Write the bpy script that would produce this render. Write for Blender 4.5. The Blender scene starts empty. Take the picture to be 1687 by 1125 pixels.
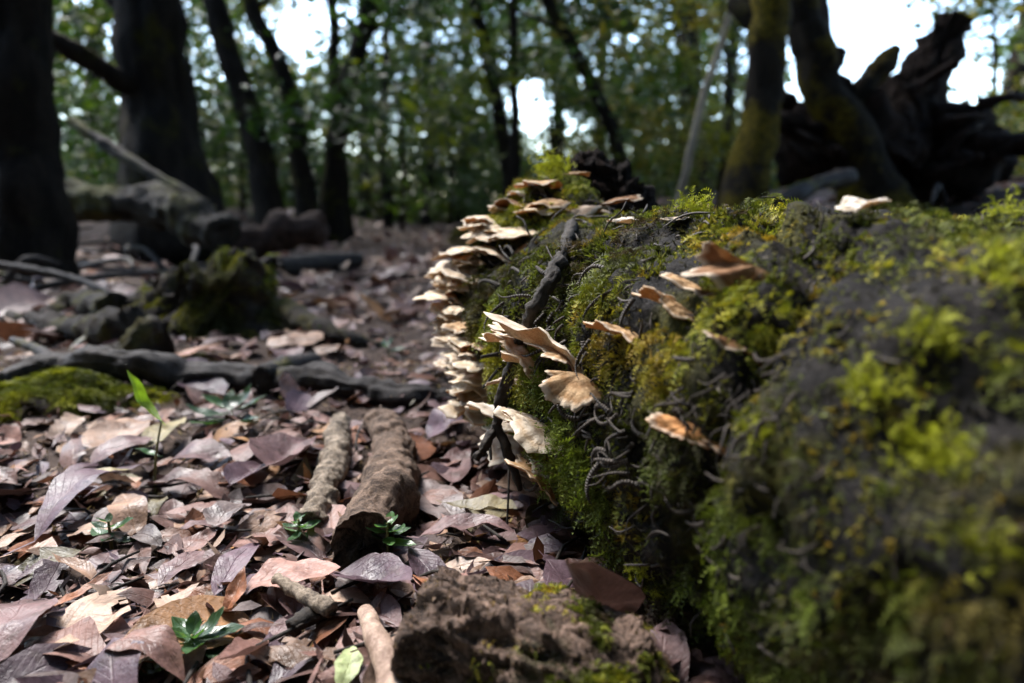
import bpy, math
import numpy as np
from mathutils import Vector, Matrix
from mathutils.bvhtree import BVHTree

R = math.radians
rng = np.random.default_rng(11)
scene = bpy.context.scene
col = scene.collection

# ------------------------------------------------------------------ camera
H = 0.26                       # camera height over the forest floor (m)
F = 1099.0                     # focal length in photo pixels (photo 1687 x 1125)
PITCH = R(10.9)
cam_d = bpy.data.cameras.new("camera")
cam_d.sensor_width = 36.0
cam_d.lens = F / 1687 * 36
cam_d.clip_start = 0.01
cam_d.clip_end = 400
cam_d.dof.use_dof = True
cam_d.dof.focus_distance = 0.47
cam_d.dof.aperture_fstop = 4.2
cam_d.dof.aperture_blades = 0
cam = bpy.data.objects.new("camera", cam_d)
col.objects.link(cam)
cam.location = (0, 0, H)
cam.rotation_euler = (R(90) - PITCH, 0, 0)
scene.camera = cam

# ------------------------------------------------------------------ light
SUN_EL, SUN_AZ = R(52), R(-40)       # azimuth measured from +y (view direction) towards +x
w = bpy.data.worlds.new("World")
scene.world = w
w.use_nodes = True
nt = w.node_tree
bg = nt.nodes["Background"]
sky = nt.nodes.new("ShaderNodeTexSky")
sky.sky_type = 'NISHITA'
sky.sun_disc = False
sky.sun_elevation = SUN_EL
sky.sun_rotation = SUN_AZ
sky.air_density = 1.1
sky.dust_density = 0.6
nt.links.new(sky.outputs[0], bg.inputs[0])
bg.inputs[1].default_value = 0.15
sl = bpy.data.lights.new("sun", 'SUN')
sl.energy = 2.8
sl.angle = R(20)
sl.color = (1.0, 0.96, 0.92)
sun = bpy.data.objects.new("sun", sl)
col.objects.link(sun)
sd = Vector((math.sin(SUN_AZ) * math.cos(SUN_EL), math.cos(SUN_AZ) * math.cos(SUN_EL), math.sin(SUN_EL)))
sun.rotation_euler = (-sd).to_track_quat('-Z', 'Y').to_euler()
sun.location = sd * 20
scene.view_settings.view_transform = 'Standard'
scene.view_settings.look = 'None'
scene.view_settings.gamma = 1
scene.view_settings.use_curve_mapping = False
scene.view_settings.exposure = 2.7
scene.cycles.use_denoising = True
scene.cycles.max_bounces = 6
scene.cycles.transparent_max_bounces = 4
scene.cycles.sample_clamp_indirect = 4

# ------------------------------------------------------------------ numeric helpers
def sstep(a, b, x):
    t = np.clip((np.asarray(x, float) - a) / (b - a), 0, 1)
    return t * t * (3 - 2 * t)

def _hash(ix, iy, iz, seed):
    n = (ix * 374761393 + iy * 668265263 + iz * 2147483647 + seed * 974634221) & 0xffffffff
    n = ((n ^ (n >> 13)) * 1274126177) & 0xffffffff
    n = (n ^ (n >> 16))
    return (n & 0xffff) / 32767.5 - 1.0

def vnoise(p, seed=0):
    p = np.asarray(p, float)
    i = np.floor(p).astype(np.int64)
    f = p - i
    f = f * f * (3 - 2 * f)
    r = 0
    for dx in (0, 1):
        for dy in (0, 1):
            for dz in (0, 1):
                wgt = (f[..., 0] if dx else 1 - f[..., 0]) * (f[..., 1] if dy else 1 - f[..., 1]) * (f[..., 2] if dz else 1 - f[..., 2])
                r = r + wgt * _hash(i[..., 0] + dx, i[..., 1] + dy, i[..., 2] + dz, seed)
    return r

def fbm(p, scale, octv=4, seed=0, gain=0.5):
    p = np.asarray(p, float) * scale
    a, r = 1.0, 0
    for o in range(octv):
        r = r + a * vnoise(p + o * 17.3, seed + o)
        p = p * 2.03
        a *= gain
    return r

def norm(v):
    v = np.asarray(v, float)
    return v / np.maximum(np.linalg.norm(v, axis=-1, keepdims=True), 1e-9)

CAM = np.array([0, 0, H])
FW = np.array([0, math.cos(PITCH), -math.sin(PITCH)])
UP = np.array([0, math.sin(PITCH), math.cos(PITCH)])
RT = np.array([1.0, 0, 0])

def ray(x, y):
    return FW + RT * (x - 843.5) / F + UP * (562.5 - y) / F

def P(x, y, d):
    """world point seen at photo pixel x,y at depth d in front of the camera"""
    return CAM + ray(x, y) * d

def gz(x, y):
    x = np.asarray(x, float); y = np.asarray(y, float)
    p = np.stack([x, y, np.zeros_like(x)], -1)
    z = 0.012 * fbm(p, 5.0, 3, 3) + 0.03 * fbm(p, 0.9, 2, 9) * sstep(0.8, 3, np.hypot(x, y))
    z = z + 0.42 * sstep(0.7, 2.6, x) * sstep(0.9, 3.0, y)
    z = z + 0.22 * sstep(1.4, 3.0, -x) * sstep(1.6, 3.6, y)
    z = z + 0.10 * sstep(4, 9, y)
    return z

def ground(x, y, lift=0.0):
    """point where the line of sight through pixel x,y meets the floor (raised by lift)"""
    d = ray(x, y)
    lo = 0.15
    t = lo
    for _ in range(900):
        q = CAM + d * t
        if q[2] <= float(gz(q[0], q[1])) + lift:
            break
        t *= 1.006
        t += 0.0005
    return CAM + d * t

# ------------------------------------------------------------------ object helpers
def mesh_from(name, verts, faces, uv=None, colr=None, smooth=True, attrs=None):
    verts = np.asarray(verts, np.float32)
    me = bpy.data.meshes.new(name)
    me.vertices.add(len(verts))
    me.vertices.foreach_set("co", verts.ravel())
    if isinstance(faces, np.ndarray):
        k = faces.shape[1]; nf = len(faces)
        me.loops.add(nf * k)
        me.loops.foreach_set("vertex_index", faces.astype(np.int32).ravel())
        me.polygons.add(nf)
        me.polygons.foreach_set("loop_start", (np.arange(nf) * k).astype(np.int32))
        fl = faces.ravel()
    else:
        fl = np.concatenate([np.asarray(f) for f in faces])
        ln = np.array([len(f) for f in faces])
        me.loops.add(len(fl))
        me.loops.foreach_set("vertex_index", fl.astype(np.int32))
        me.polygons.add(len(ln))
        me.polygons.foreach_set("loop_start", np.concatenate([[0], np.cumsum(ln)[:-1]]).astype(np.int32))
        nf = len(ln)
    me.update(calc_edges=True)
    me.polygons.foreach_set("use_smooth", np.full(nf, smooth))
    if uv is not None:
        l = me.uv_layers.new(name="UVMap")
        l.data.foreach_set("uv", np.asarray(uv, np.float32)[fl].ravel())
    if colr is not None:
        a = me.attributes.new("col", 'FLOAT_COLOR', 'POINT')
        c = np.ones((len(verts), 4), np.float32); c[:, :3] = colr
        a.data.foreach_set("color", c.ravel())
    for k, v in (attrs or {}).items():
        a = me.attributes.new(k, 'FLOAT', 'POINT')
        a.data.foreach_set("value", np.asarray(v, np.float32))
    me.validate()
    return me

def wpos(o):
    p = np.zeros(3)
    while o is not None:
        p += np.array(o.location); o = o.parent
    return p

def tag(o, label=None, cat=None, group=None, kind=None):
    if label: o["label"] = label
    if cat: o["category"] = cat
    if group: o["group"] = group
    if kind: o["kind"] = kind
    return o

def obj(name, geo, mat, parent=None, origin=None, **kw):
    """geo = (verts in world space, faces[, extras dict])"""
    v = np.asarray(geo[0], float); ex = geo[2] if len(geo) > 2 else {}
    org = np.array(origin) if origin is not None else (wpos(parent) if parent else np.zeros(3))
    me = mesh_from(name, v - org, geo[1], **ex)
    me.materials.append(mat)
    o = bpy.data.objects.new(name, me)
    col.objects.link(o)
    if parent:
        o.parent = parent; o.location = org - wpos(parent)
    else:
        o.location = org
    return tag(o, **kw)

def thing(name, loc, label, cat, group=None):
    o = bpy.data.objects.new(name, None)
    o.empty_display_size = 0.02
    col.objects.link(o)
    o.location = loc
    return tag(o, label, cat, group)

def join(geos):
    V, Fc, n = [], [], 0
    C, A = [], {}
    for g in geos:
        V.append(np.asarray(g[0]))
        f = g[1]
        if isinstance(f, np.ndarray): Fc += [list(r) for r in (f + n)]
        else: Fc += [[i + n for i in r] for r in f]
        n += len(g[0])
    return np.concatenate(V), Fc

def frames(path):
    path = np.asarray(path, float)
    t = norm(np.gradient(path, axis=0))
    ref = np.array([0, 0, 1.0]) if abs(t[0][2]) < 0.9 else np.array([1.0, 0, 0])
    n = norm(np.cross(t[0], ref)); N = [n]
    for i in range(1, len(path)):
        n = n - t[i] * np.dot(n, t[i]); n = norm(n); N.append(n)
    N = np.array(N)
    return t, N, np.cross(t, N)

def smooth_path(pts, n):
    pts = np.asarray(pts, float)
    if len(pts) == 2:
        s = np.linspace(0, 1, n)[:, None]
        return pts[0] * (1 - s) + pts[1] * s
    q = np.concatenate([[2 * pts[0] - pts[1]], pts, [2 * pts[-1] - pts[-2]]])
    out = []
    for s in np.linspace(0, len(pts) - 1 - 1e-6, n):
        i = int(s); t = s - i
        a, b, c, d = q[i:i + 4]
        out.append(0.5 * (2 * b + (c - a) * t + (2 * a - 5 * b + 4 * c - d) * t * t + (3 * b - a - 3 * c + d) * t ** 3))
    return np.array(out)

def tube(path, rad, sides=10, rough=0.0, rscale=20, seed=0, segs=None, recess=0.0, wob=0.0, ridge=0.0, nrid=9, peel=0.0):
    n = segs or len(path)
    rad = np.atleast_1d(np.asarray(rad, float))
    p = smooth_path(path, n)
    if wob: p = p + np.stack([fbm(p, 1.0 / max(wob * 8, 1e-3), 2, seed + k) for k in (31, 57, 83)], -1) * wob
    r = np.interp(np.linspace(0, 1, n), np.linspace(0, 1, len(rad)), rad)
    t, N, B = frames(p)
    a = np.linspace(0, 2 * np.pi, sides, endpoint=False)
    d = N[:, None, :] * np.cos(a)[None, :, None] + B[:, None, :] * np.sin(a)[None, :, None]
    v = p[:, None, :] + d * r[:, None, None]
    if rough:
        v = v + d * (fbm(v, rscale, 5, seed, .55) * rough)[..., None]
    if ridge:
        u = np.linspace(0, 1, n)[:, None]
        ph = a[None, :] * nrid + 2.5 * fbm(np.stack([np.cos(a)[None] + u * 0, np.sin(a)[None] + u * 0, u * 5 + a[None] * 0], -1), 1.2, 3, seed + 9)
        v = v + d * ((np.abs(np.sin(ph * .5)) - .5) * ridge * (.6 + .4 * np.sin(u * 23 + 3 * np.sin(a * 2)[None])))[..., None]
    if peel:
        v = v - d * (sstep(-.05, .05, fbm(v, rscale * .8, 3, seed + 3)) * peel)[..., None]
    V = v.reshape(-1, 3)
    i = np.arange(n - 1)[:, None]; j = np.arange(sides)[None, :]
    q = np.stack([i * sides + j, i * sides + (j + 1) % sides, (i + 1) * sides + (j + 1) % sides, (i + 1) * sides + j], -1).reshape(-1, 4)
    faces = [list(x) for x in q]
    V = list(V)
    for end in (0, n - 1):
        s = -1 if end == 0 else 1
        ring = [end * sides + k for k in range(sides)]
        if r[end] > 0.0012:
            base = len(V)
            for k in range(sides):
                V.append(p[end] + (V[ring[k]] - p[end]) * 0.55 + t[end] * (-s * recess + 0.15 * r[end] * rng.normal()))
            V.append(p[end] - t[end] * s * recess * 1.3)
            for k in range(sides):
                k2 = (k + 1) % sides
                f = [ring[k], ring[k2], base + k2, base + k]
                g = [base + k, base + k2, base + sides]
                faces += [f[::-1], g[::-1]] if s < 0 else [f, g]
                if s < 0: pass
        else:
            faces.append(ring if s > 0 else ring[::-1])
    # first cap orientation is not important for shading
    return np.array(V), faces

# ------------------------------------------------------------------ materials
class NB:
    def __init__(s, name):
        s.m = bpy.data.materials.new(name); s.m.use_nodes = True
        s.t = s.m.node_tree; s.t.nodes.clear()
        s.out = s.n("ShaderNodeOutputMaterial")
    def n(s, typ, **kw):
        x = s.t.nodes.new(typ)
        for k, v in kw.items(): setattr(x, k, v)
        return x
    def l(s, a, b): s.t.links.new(a, b)
    def set(s, sock, v):
        if hasattr(v, "is_linked"): s.l(v, sock)
        else: sock.default_value = v
    def noise(s, scale, detail=5, rough=0.6, vec=None, dist=0.0):
        x = s.n("ShaderNodeTexNoise"); x.inputs["Scale"].default_value = scale
        x.inputs["Detail"].default_value = detail; x.inputs["Roughness"].default_value = rough
        x.inputs["Distortion"].default_value = dist
        if vec is not None: s.l(vec, x.inputs["Vector"])
        return x.outputs["Fac"]
    def math(s, op, a, b=0.0, c=None, clamp=False):
        x = s.n("ShaderNodeMath", operation=op, use_clamp=clamp)
        s.set(x.inputs[0], a); s.set(x.inputs[1], b)
        if c is not None: s.set(x.inputs[2], c)
        return x.outputs[0]
    def ramp(s, fac, stops):
        x = s.n("ShaderNodeValToRGB"); s.l(fac, x.inputs[0])
        e = x.color_ramp.elements
        while len(e) < len(stops): e.new(0.5)
        for k, (p, c) in enumerate(stops):
            e[k].position = p
            e[k].color = (c, c, c, 1) if not hasattr(c, "__len__") else (*c, 1)
        return x.outputs[0]
    def mix(s, fac, a, b, blend='MIX'):
        x = s.n("ShaderNodeMix", data_type='RGBA', blend_type=blend)
        s.set(x.inputs[0], fac)
        for i, v in ((6, a), (7, b)):
            if hasattr(v, "is_linked"): s.l(v, x.inputs[i])
            else: x.inputs[i].default_value = (*v, 1)
        return x.outputs[2]
    def mapping(s, vec, scale):
        x = s.n("ShaderNodeMapping"); s.l(vec, x.inputs[0]); x.inputs["Scale"].default_value = scale
        return x.outputs[0]
    def bump(s, h, strength=0.5, dist=0.01):
        x = s.n("ShaderNodeBump"); s.l(h, x.inputs["Height"])
        x.inputs["Strength"].default_value = strength; x.inputs["Distance"].default_value = dist
        return x.outputs[0]
    def bsdf(s, colr, rough=0.7, spec=0.3, normal=None, trans=0.0, tcol=None):
        b = s.n("ShaderNodeBsdfPrincipled")
        if hasattr(colr, "is_linked"): s.l(colr, b.inputs["Base Color"])
        else: b.inputs["Base Color"].default_value = (*colr, 1)
        s.set(b.inputs["Roughness"], rough)
        b.inputs["Specular IOR Level"].default_value = spec
        if normal is not None: s.l(normal, b.inputs["Normal"])
        o = b.outputs[0]
        if trans:
            t = s.n("ShaderNodeBsdfTranslucent")
            tc = tcol if tcol is not None else colr
            if hasattr(tc, "is_linked"): s.l(tc, t.inputs[0])
            else: t.inputs[0].default_value = (*tc, 1)
            if normal is not None: s.l(normal, t.inputs["Normal"])
            mx = s.n("ShaderNodeMixShader"); mx.inputs[0].default_value = trans
            s.l(o, mx.inputs[1]); s.l(t.outputs[0], mx.inputs[2]); o = mx.outputs[0]
        s.l(o, s.out.inputs[0])
        return s.m

def mat_leaf(name, per_object=True, rough=0.42, spec=0.28, trans=0.12, mott=(0.32, 1.2)):
    b = NB(name)
    if per_object: c = b.n("ShaderNodeObjectInfo").outputs["Color"]
    else: c = b.n("ShaderNodeAttribute", attribute_name="col").outputs["Color"]
    tc = b.n("ShaderNodeTexCoord")
    rnd = b.n("ShaderNodeObjectInfo").outputs["Random"]
    geo = b.n("ShaderNodeNewGeometry").outputs["Position"]
    big = b.noise(38, 4, 0.6, geo); fine = b.noise(260, 4, 0.65, geo)
    f = b.math('ADD', b.math('MULTIPLY', big, 0.65), b.math('MULTIPLY', fine, 0.35))
    mul = b.ramp(f, [(0.32, mott[0]), (0.68, mott[1])])
    c = b.mix(1.0, c, mul, 'MULTIPLY')
    # decay blotches
    bl = b.ramp(b.noise(75, 3, 0.5, geo, 0.6), [(0.58, 0.0), (0.66, 1.0)])
    c = b.mix(b.math('MULTIPLY', bl, 0.45), c, (0.045, 0.028, 0.02))
    sep = b.n("ShaderNodeSeparateXYZ"); b.l(tc.outputs["UV"], sep.inputs[0])
    av = b.math('ABSOLUTE', b.math('SUBTRACT', sep.outputs[1], 0.5))
    mid = b.math('SUBTRACT', 1.0, b.math('DIVIDE', av, 0.03), clamp=True)
    q = b.math('FRACT', b.math('MULTIPLY', b.math('SUBTRACT', sep.outputs[0], b.math('MULTIPLY', av, 0.55)), 11.0))
    side = b.math('SUBTRACT', 1.0, b.math('DIVIDE', b.math('ABSOLUTE', b.math('SUBTRACT', q, 0.5)), 0.10), clamp=True)
    vein = b.math('MAXIMUM', mid, b.math('MULTIPLY', side, 0.45))
    c = b.mix(b.math('MULTIPLY', vein, 0.16), c, b.mix(1.0, c, (1.7, 1.6, 1.4), 'MULTIPLY'))
    h = b.math('SUBTRACT', b.math('ADD', b.math('MULTIPLY', big, 1.2), b.math('MULTIPLY', fine, 0.5)), b.math('MULTIPLY', vein, 0.22))
    rr = b.ramp(big, [(0.3, rough - 0.1), (0.7, rough + 0.2)])
    return b.bsdf(c, rr, spec, b.bump(h, 0.6, 0.0025), trans)

def mat_green(name, per_object=True, trans=0.3, rough=0.35):
    b = NB(name)
    c = b.n("ShaderNodeObjectInfo").outputs["Color"] if per_object else b.n("ShaderNodeAttribute", attribute_name="col").outputs["Color"]
    geo = b.n("ShaderNodeNewGeometry").outputs["Position"]
    k = b.ramp(b.noise(90 if per_object else 8, 3, 0.6, geo), [(0.3, 0.65), (0.7, 1.3)])
    c = b.mix(1.0, c, k, 'MULTIPLY')
    tcol = b.mix(1.0, c, (2.2, 2.4, 0.9), 'MULTIPLY')
    nrm = None
    if per_object:
        tc = b.n("ShaderNodeTexCoord"); sep = b.n("ShaderNodeSeparateXYZ"); b.l(tc.outputs["UV"], sep.inputs[0])
        av = b.math('ABSOLUTE', b.math('SUBTRACT', sep.outputs[1], 0.5))
        mid = b.math('SUBTRACT', 1.0, b.math('DIVIDE', av, 0.05), clamp=True)
        q = b.math('FRACT', b.math('MULTIPLY', b.math('SUBTRACT', sep.outputs[0], b.math('MULTIPLY', av, 0.7)), 7.0))
        side = b.math('SUBTRACT', 1.0, b.math('DIVIDE', b.math('ABSOLUTE', b.math('SUBTRACT', q, 0.5)), 0.16), clamp=True)
        vein = b.math('MAXIMUM', mid, b.math('MULTIPLY', side, 0.5))
        c = b.mix(b.math('MULTIPLY', vein, 0.4), c, b.mix(1.0, c, (1.9, 1.8, 1.5), 'MULTIPLY'))
        nrm = b.bump(b.math('MULTIPLY', vein, -1.0), 0.5, 0.001)
    return b.bsdf(c, rough, 0.5 if per_object else 0.2, nrm, trans, tcol)

def mat_bark(name, dark, light, moss=0.0, mcol=((0.05, 0.055, 0.012), (0.16, 0.13, 0.02)), scale=30, stretch=0.25, bumpd=0.01, rough=0.85, vertical=True, spec=0.25, foot=0):
    b = NB(name)
    geo = b.n("ShaderNodeNewGeometry")
    pos = geo.outputs["Position"]
    v = b.mapping(pos, (1, 1, stretch) if vertical else (1, 1, 1))
    n1 = b.noise(scale, 8, 0.68, v, 0.4); n2 = b.noise(scale * 7, 5, 0.7, pos)
    f = b.math('ADD', b.math('MULTIPLY', n1, 0.6), b.math('MULTIPLY', n2, 0.4))
    c = b.ramp(f, [(0.40, dark), (0.51, tuple((x + y) * 0.45 for x, y in zip(dark, light))), (0.62, light)])
    h = f
    if moss:
        mk = b.noise(scale * 0.28, 5, 0.65, pos)
        if foot:
            sp = b.n("ShaderNodeSeparateXYZ"); b.l(pos, sp.inputs[0])
            mk = b.math('ADD', mk, b.math('MULTIPLY', b.math('SUBTRACT', foot, sp.outputs[2], clamp=True), 0.7))
        mk = b.ramp(mk, [(0.62 - 0.3 * moss, 0.0), (0.74 - 0.3 * moss, 1.0)])
        mc = b.ramp(b.noise(scale * 4, 4, 0.7, pos), [(0.35, mcol[0]), (0.7, mcol[1])])
        c = b.mix(mk, c, mc)
        h = b.math('ADD', f, b.math('MULTIPLY', mk, b.math('MULTIPLY', n2, 0.9)))
    return b.bsdf(c, rough, spec, b.bump(h, 0.9, bumpd))

def mat_moss(name, trans=0.2):
    b = NB(name)
    c = b.n("ShaderNodeAttribute", attribute_name="col").outputs["Color"]
    return b.bsdf(c, 0.65, 0.10, None, trans, b.mix(1.0, c, (1.6, 1.7, 0.9), 'MULTIPLY'))

def mat_fungus():
    b = NB("bracket_flesh")
    oc = b.n("ShaderNodeObjectInfo").outputs["Color"]
    rad = b.n("ShaderNodeAttribute", attribute_name="rad").outputs["Fac"]
    top = b.n("ShaderNodeAttribute", attribute_name="top").outputs["Fac"]
    pos = b.n("ShaderNodeNewGeometry").outputs["Position"]
    n = b.noise(160, 5, 0.65, pos)
    z = b.math('ADD', b.math('MULTIPLY', rad, 15.0), b.math('MULTIPLY', n, 3.5))
    s = b.math('MULTIPLY_ADD', b.math('SINE', z), 0.5, 0.5)
    zone = b.mix(b.math('MULTIPLY', s, 0.75), oc, b.mix(1.0, oc, (0.62, 0.50, 0.36), 'MULTIPLY'))
    rim = b.ramp(rad, [(0.80, 0.0), (0.95, 1.0)])
    zone = b.mix(b.math('MULTIPLY', rim, 0.7), zone, (0.62, 0.55, 0.44))
    base = b.ramp(rad, [(0.0, 1.0), (0.45, 0.0)])
    zone = b.mix(b.math('MULTIPLY', base, 0.5), zone, (0.22, 0.13, 0.06))
    under = b.mix(b.ramp(b.noise(700, 2, 0.5, pos), [(0.4, 0.0), (0.6, 1.0)]), b.mix(1.0, oc, (0.75, 0.6, 0.42), 'MULTIPLY'), b.mix(1.0, oc, (0.95, 0.83, 0.66), 'MULTIPLY'))
    c = b.mix(top, under, zone)
    grime = b.ramp(b.noise(230, 4, 0.7, pos), [(0.58, 0.0), (0.70, 1.0)])
    c = b.mix(b.math('MULTIPLY', grime, 0.55), c, (0.10, 0.065, 0.035))
    nm = b.bump(b.math('ADD', b.math('MULTIPLY', s, 0.6), b.noise(420, 4, 0.7, pos)), 0.7, 0.0012)
    return b.bsdf(c, 0.75, 0.25, nm, 0.22, b.mix(1.0, c, (1.2, 0.9, 0.6), 'MULTIPLY'))

def mat_soil():
    b = NB("leaf_mould_soil")
    pos = b.n("ShaderNodeNewGeometry").outputs["Position"]
    n1 = b.noise(9, 8, 0.7, pos); n2 = b.noise(120, 6, 0.7, pos)
    f = b.math('ADD', b.math('MULTIPLY', n1, 0.4), b.math('MULTIPLY', n2, 0.6))
    c = b.ramp(f, [(0.3, (0.018, 0.012, 0.009)), (0.5, (0.055, 0.036, 0.027)), (0.7, (0.13, 0.09, 0.07))])
    return b.bsdf(c, 0.9, 0.2, b.bump(f, 1.0, 0.012))

def mat_plain(name, dark, light, scale=80, bumpd=0.002, rough=0.8, band=0):
    b = NB(name)
    pos = b.n("ShaderNodeNewGeometry").outputs["Position"]
    n = b.noise(scale, 6, 0.7, pos)
    c = b.ramp(n, [(0.32, dark), (0.68, light)])
    h = n
    if band:
        u = b.n("ShaderNodeAttribute", attribute_name="rad").outputs["Fac"]
        s = b.math('MULTIPLY_ADD', b.math('SINE', b.math('MULTIPLY', u, band)), 0.5, 0.5)
        c = b.mix(b.math('MULTIPLY', s, 0.6), c, tuple(x * 0.45 for x in dark)); h = b.math('ADD', n, s)
    return b.bsdf(c, rough, 0.3, b.bump(h, 0.8, bumpd))

M_LEAF = mat_leaf("dead_leaf_tissue")
M_LITTER = mat_leaf("dead_litter_tissue", per_object=False)
M_GREEN = mat_green("living_leaf_tissue")
M_CROWN = mat_green("tree_foliage", per_object=False, trans=0.25, rough=0.5)
M_MOSS = mat_moss("moss_frond")
M_FUNGUS = mat_fungus()
M_SOIL = mat_soil()
M_LOG = mat_bark("rotten_log_bark", (0.004, 0.004, 0.004), (0.022, 0.019, 0.018), 0.3, ((0.03, 0.032, 0.008), (0.09, 0.08, 0.018)), 45, 1, 0.006, 0.8, False, 0.12)
M_TRUNK = mat_bark("dark_tree_bark", (0.004, 0.0035, 0.003), (0.022, 0.017, 0.013), 0.25, ((0.012, 0.014, 0.004), (0.06, 0.05, 0.008)), scale=14, bumpd=0.03, spec=0.06)
M_TRUNK2 = mat_bark("mossy_tree_bark", (0.006, 0.005, 0.004), (0.032, 0.026, 0.019), 0.55, ((0.025, 0.025, 0.006), (0.20, 0.15, 0.014)), scale=14, bumpd=0.03, foot=.42, spec=0.06)
M_PALE = mat_bark("pale_stem_bark", (0.12, 0.10, 0.075), (0.38, 0.32, 0.24), 0.0, scale=14, bumpd=0.01)
M_GREYB = mat_bark("grey_branch_bark", (0.008, 0.007, 0.007), (0.050, 0.041, 0.037), 0.12, scale=45, stretch=1, bumpd=0.004, rough=0.7, vertical=False, spec=0.18)
M_STICK = mat_bark("grey_brown_stick_bark", (0.05, 0.038, 0.028), (0.34, 0.27, 0.20), 0.0, scale=90, stretch=1, bumpd=0.003, vertical=False)
M_BROWN = mat_bark("rotten_brown_wood", (0.035, 0.022, 0.015), (0.23, 0.155, 0.11), 0.0, scale=70, stretch=1, bumpd=0.005, vertical=False)
M_CHUNK = mat_bark("crumbly_brown_wood", (0.020, 0.013, 0.009), (0.22, 0.145, 0.108), 0.16, ((0.03, 0.035, 0.01), (0.10, 0.09, 0.03)), scale=60, stretch=1, bumpd=0.008, vertical=False)
M_PEEL = mat_bark("pinkish_bark_peel", (0.14, 0.085, 0.06), (0.46, 0.33, 0.25), 0.0, scale=90, stretch=1, bumpd=0.002, vertical=False, rough=0.6)
M_FALLEN = mat_bark("mossy_fallen_bark", (0.005, 0.004, 0.003), (0.026, 0.021, 0.015), 0.45, ((0.02, 0.032, 0.008), (0.12, 0.10, 0.012)), scale=14, bumpd=0.02)
M_ROOTY = mat_bark("reddish_root_wood", (0.012, 0.007, 0.005), (0.08, 0.045, 0.032), 0.0, scale=30, stretch=1, bumpd=0.01)
M_DEADW = mat_bark("dark_dead_wood", (0.005, 0.004, 0.0035), (0.038, 0.026, 0.022), 0.0, scale=18, stretch=0.5, bumpd=0.03, spec=0.08)
M_TWIG = mat_plain("dark_twig_bark", (0.006, 0.005, 0.004), (0.034, 0.025, 0.018), 200)
M_CURL = mat_plain("brown_curled_shoot", (0.022, 0.017, 0.013), (0.095, 0.074, 0.058), 300, 0.001, 0.7, 110)
M_STALK = mat_plain("seedling_stalk", (0.09, 0.06, 0.03), (0.20, 0.20, 0.07), 60)

# ------------------------------------------------------------------ forest floor
def make_floor():
    rr = np.concatenate([np.linspace(0.02, 0.25, 6), np.geomspace(0.28, 4, 170), np.geomspace(4.2, 120, 50)])
    na = 300
    a = np.linspace(0, 2 * np.pi, na, endpoint=False)
    X = rr[:, None] * np.cos(a); Y = rr[:, None] * np.sin(a)
    Z = gz(X, Y)
    V = np.stack([X, Y, Z], -1).reshape(-1, 3)
    i = np.arange(len(rr) - 1)[:, None]; j = np.arange(na)[None, :]
    q = np.stack([i * na + j, (i + 1) * na + j, (i + 1) * na + (j + 1) % na, i * na + (j + 1) % na], -1).reshape(-1, 4)
    q = [list(x) for x in q] + [list(range(na))]
    obj("forest_floor", (V, q), M_SOIL, kind="structure")
make_floor()

# ------------------------------------------------------------------ the mossy log
AX0 = np.array([0.346, 0.0]); AXD = norm(np.array([-0.39, 1.0]))
LOG_S0, LOG_S1 = -0.45, 0.905
def log_axis(s):
    return np.stack([AX0[0] + AXD[0] * s, AX0[1] + AXD[1] * s], -1)

def make_log():
    ns, na = 300, 150
    s = np.concatenate([np.linspace(LOG_S0, LOG_S1 - 0.03, ns - 12), LOG_S1 - 0.03 + 0.03 * np.sin(np.linspace(0.1, np.pi / 2, 12))])
    a = np.linspace(0, 2 * np.pi, na, endpoint=False)
    S, A = np.meshgrid(s, a, indexing='ij')
    base = 0.133 - 0.020 * sstep(0.5, 0.9, S) - 0.022 * sstep(0.38, 0.12, S)
    endr = np.where(S > LOG_S1 - 0.03, np.sqrt(np.clip(1 - ((S - LOG_S1 + 0.03) / 0.031) ** 2, 0.0, 1)), 1.0)
    side = np.array([AXD[1], -AXD[0]])          # to the right of the axis
    c, sn = np.cos(A), np.sin(A)
    cx = log_axis(S)
    # raised broken end: lift of the top near the far end
    lift = 0.066 * np.exp(-((S - 0.86) / 0.085) ** 2) * np.clip(sn, 0, 1) ** 1.4 * np.exp(-((c * base - 0.02) / 0.12) ** 2)
    pu = np.stack([cx[..., 0] + side[0] * c * base, cx[..., 1] + side[1] * c * base, 0.127 + sn * base], -1)
    bumps = 0.012 * fbm(pu, 9, 3, 21) + 0.007 * fbm(pu, 38, 3, 22) + 0.0035 * fbm(pu, 130, 2, 23)
    r = (base + bumps) * np.maximum(endr, 0.02)
    r = r - 0.012 * (np.abs(fbm(pu, 5, 2, 25)) < 0.06)
    V = np.stack([cx[..., 0] + side[0] * c * r, cx[..., 1] + side[1] * c * r, 0.127 + sn * r + lift], -1).reshape(-1, 3)
    i = np.arange(ns - 1)[:, None]; j = np.arange(na)[None, :]
    q = np.stack([i * na + j, (i + 1) * na + j, (i + 1) * na + (j + 1) % na, i * na + (j + 1) % na], -1).reshape(-1, 4)
    q = [list(x) for x in q] + [list(range(na)), list(range((ns - 1) * na, ns * na))[::-1]]
    return V, q
log_geo = make_log()
log_t = thing("fallen_log", (AX0[0] + AXD[0] * 0.3, AX0[1] + AXD[1] * 0.3, 0),
              "big fallen log covered in green and yellow moss with rows of cream bracket mushrooms", "log")
obj("trunk", log_geo, M_LOG, log_t)
log_bvh = BVHTree.FromPolygons([tuple(v) for v in log_geo[0]], log_geo[1])
def on_log(x, y, step=3):
    """point and outward normal of the log surface seen at pixel x,y; walks right to the outline if the line of sight misses"""
    for k in range(120):
        d = ray(x + k * step, y)
        h = log_bvh.ray_cast(Vector(CAM), Vector(d).normalized())
        if h[0] is not None:
            n = np.array(h[1]); n = n if np.dot(n, d) < 0 else -n
            return np.array(h[0]), n
    return P(x, y, 0.7), np.array([-1.0, 0, 0])

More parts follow.
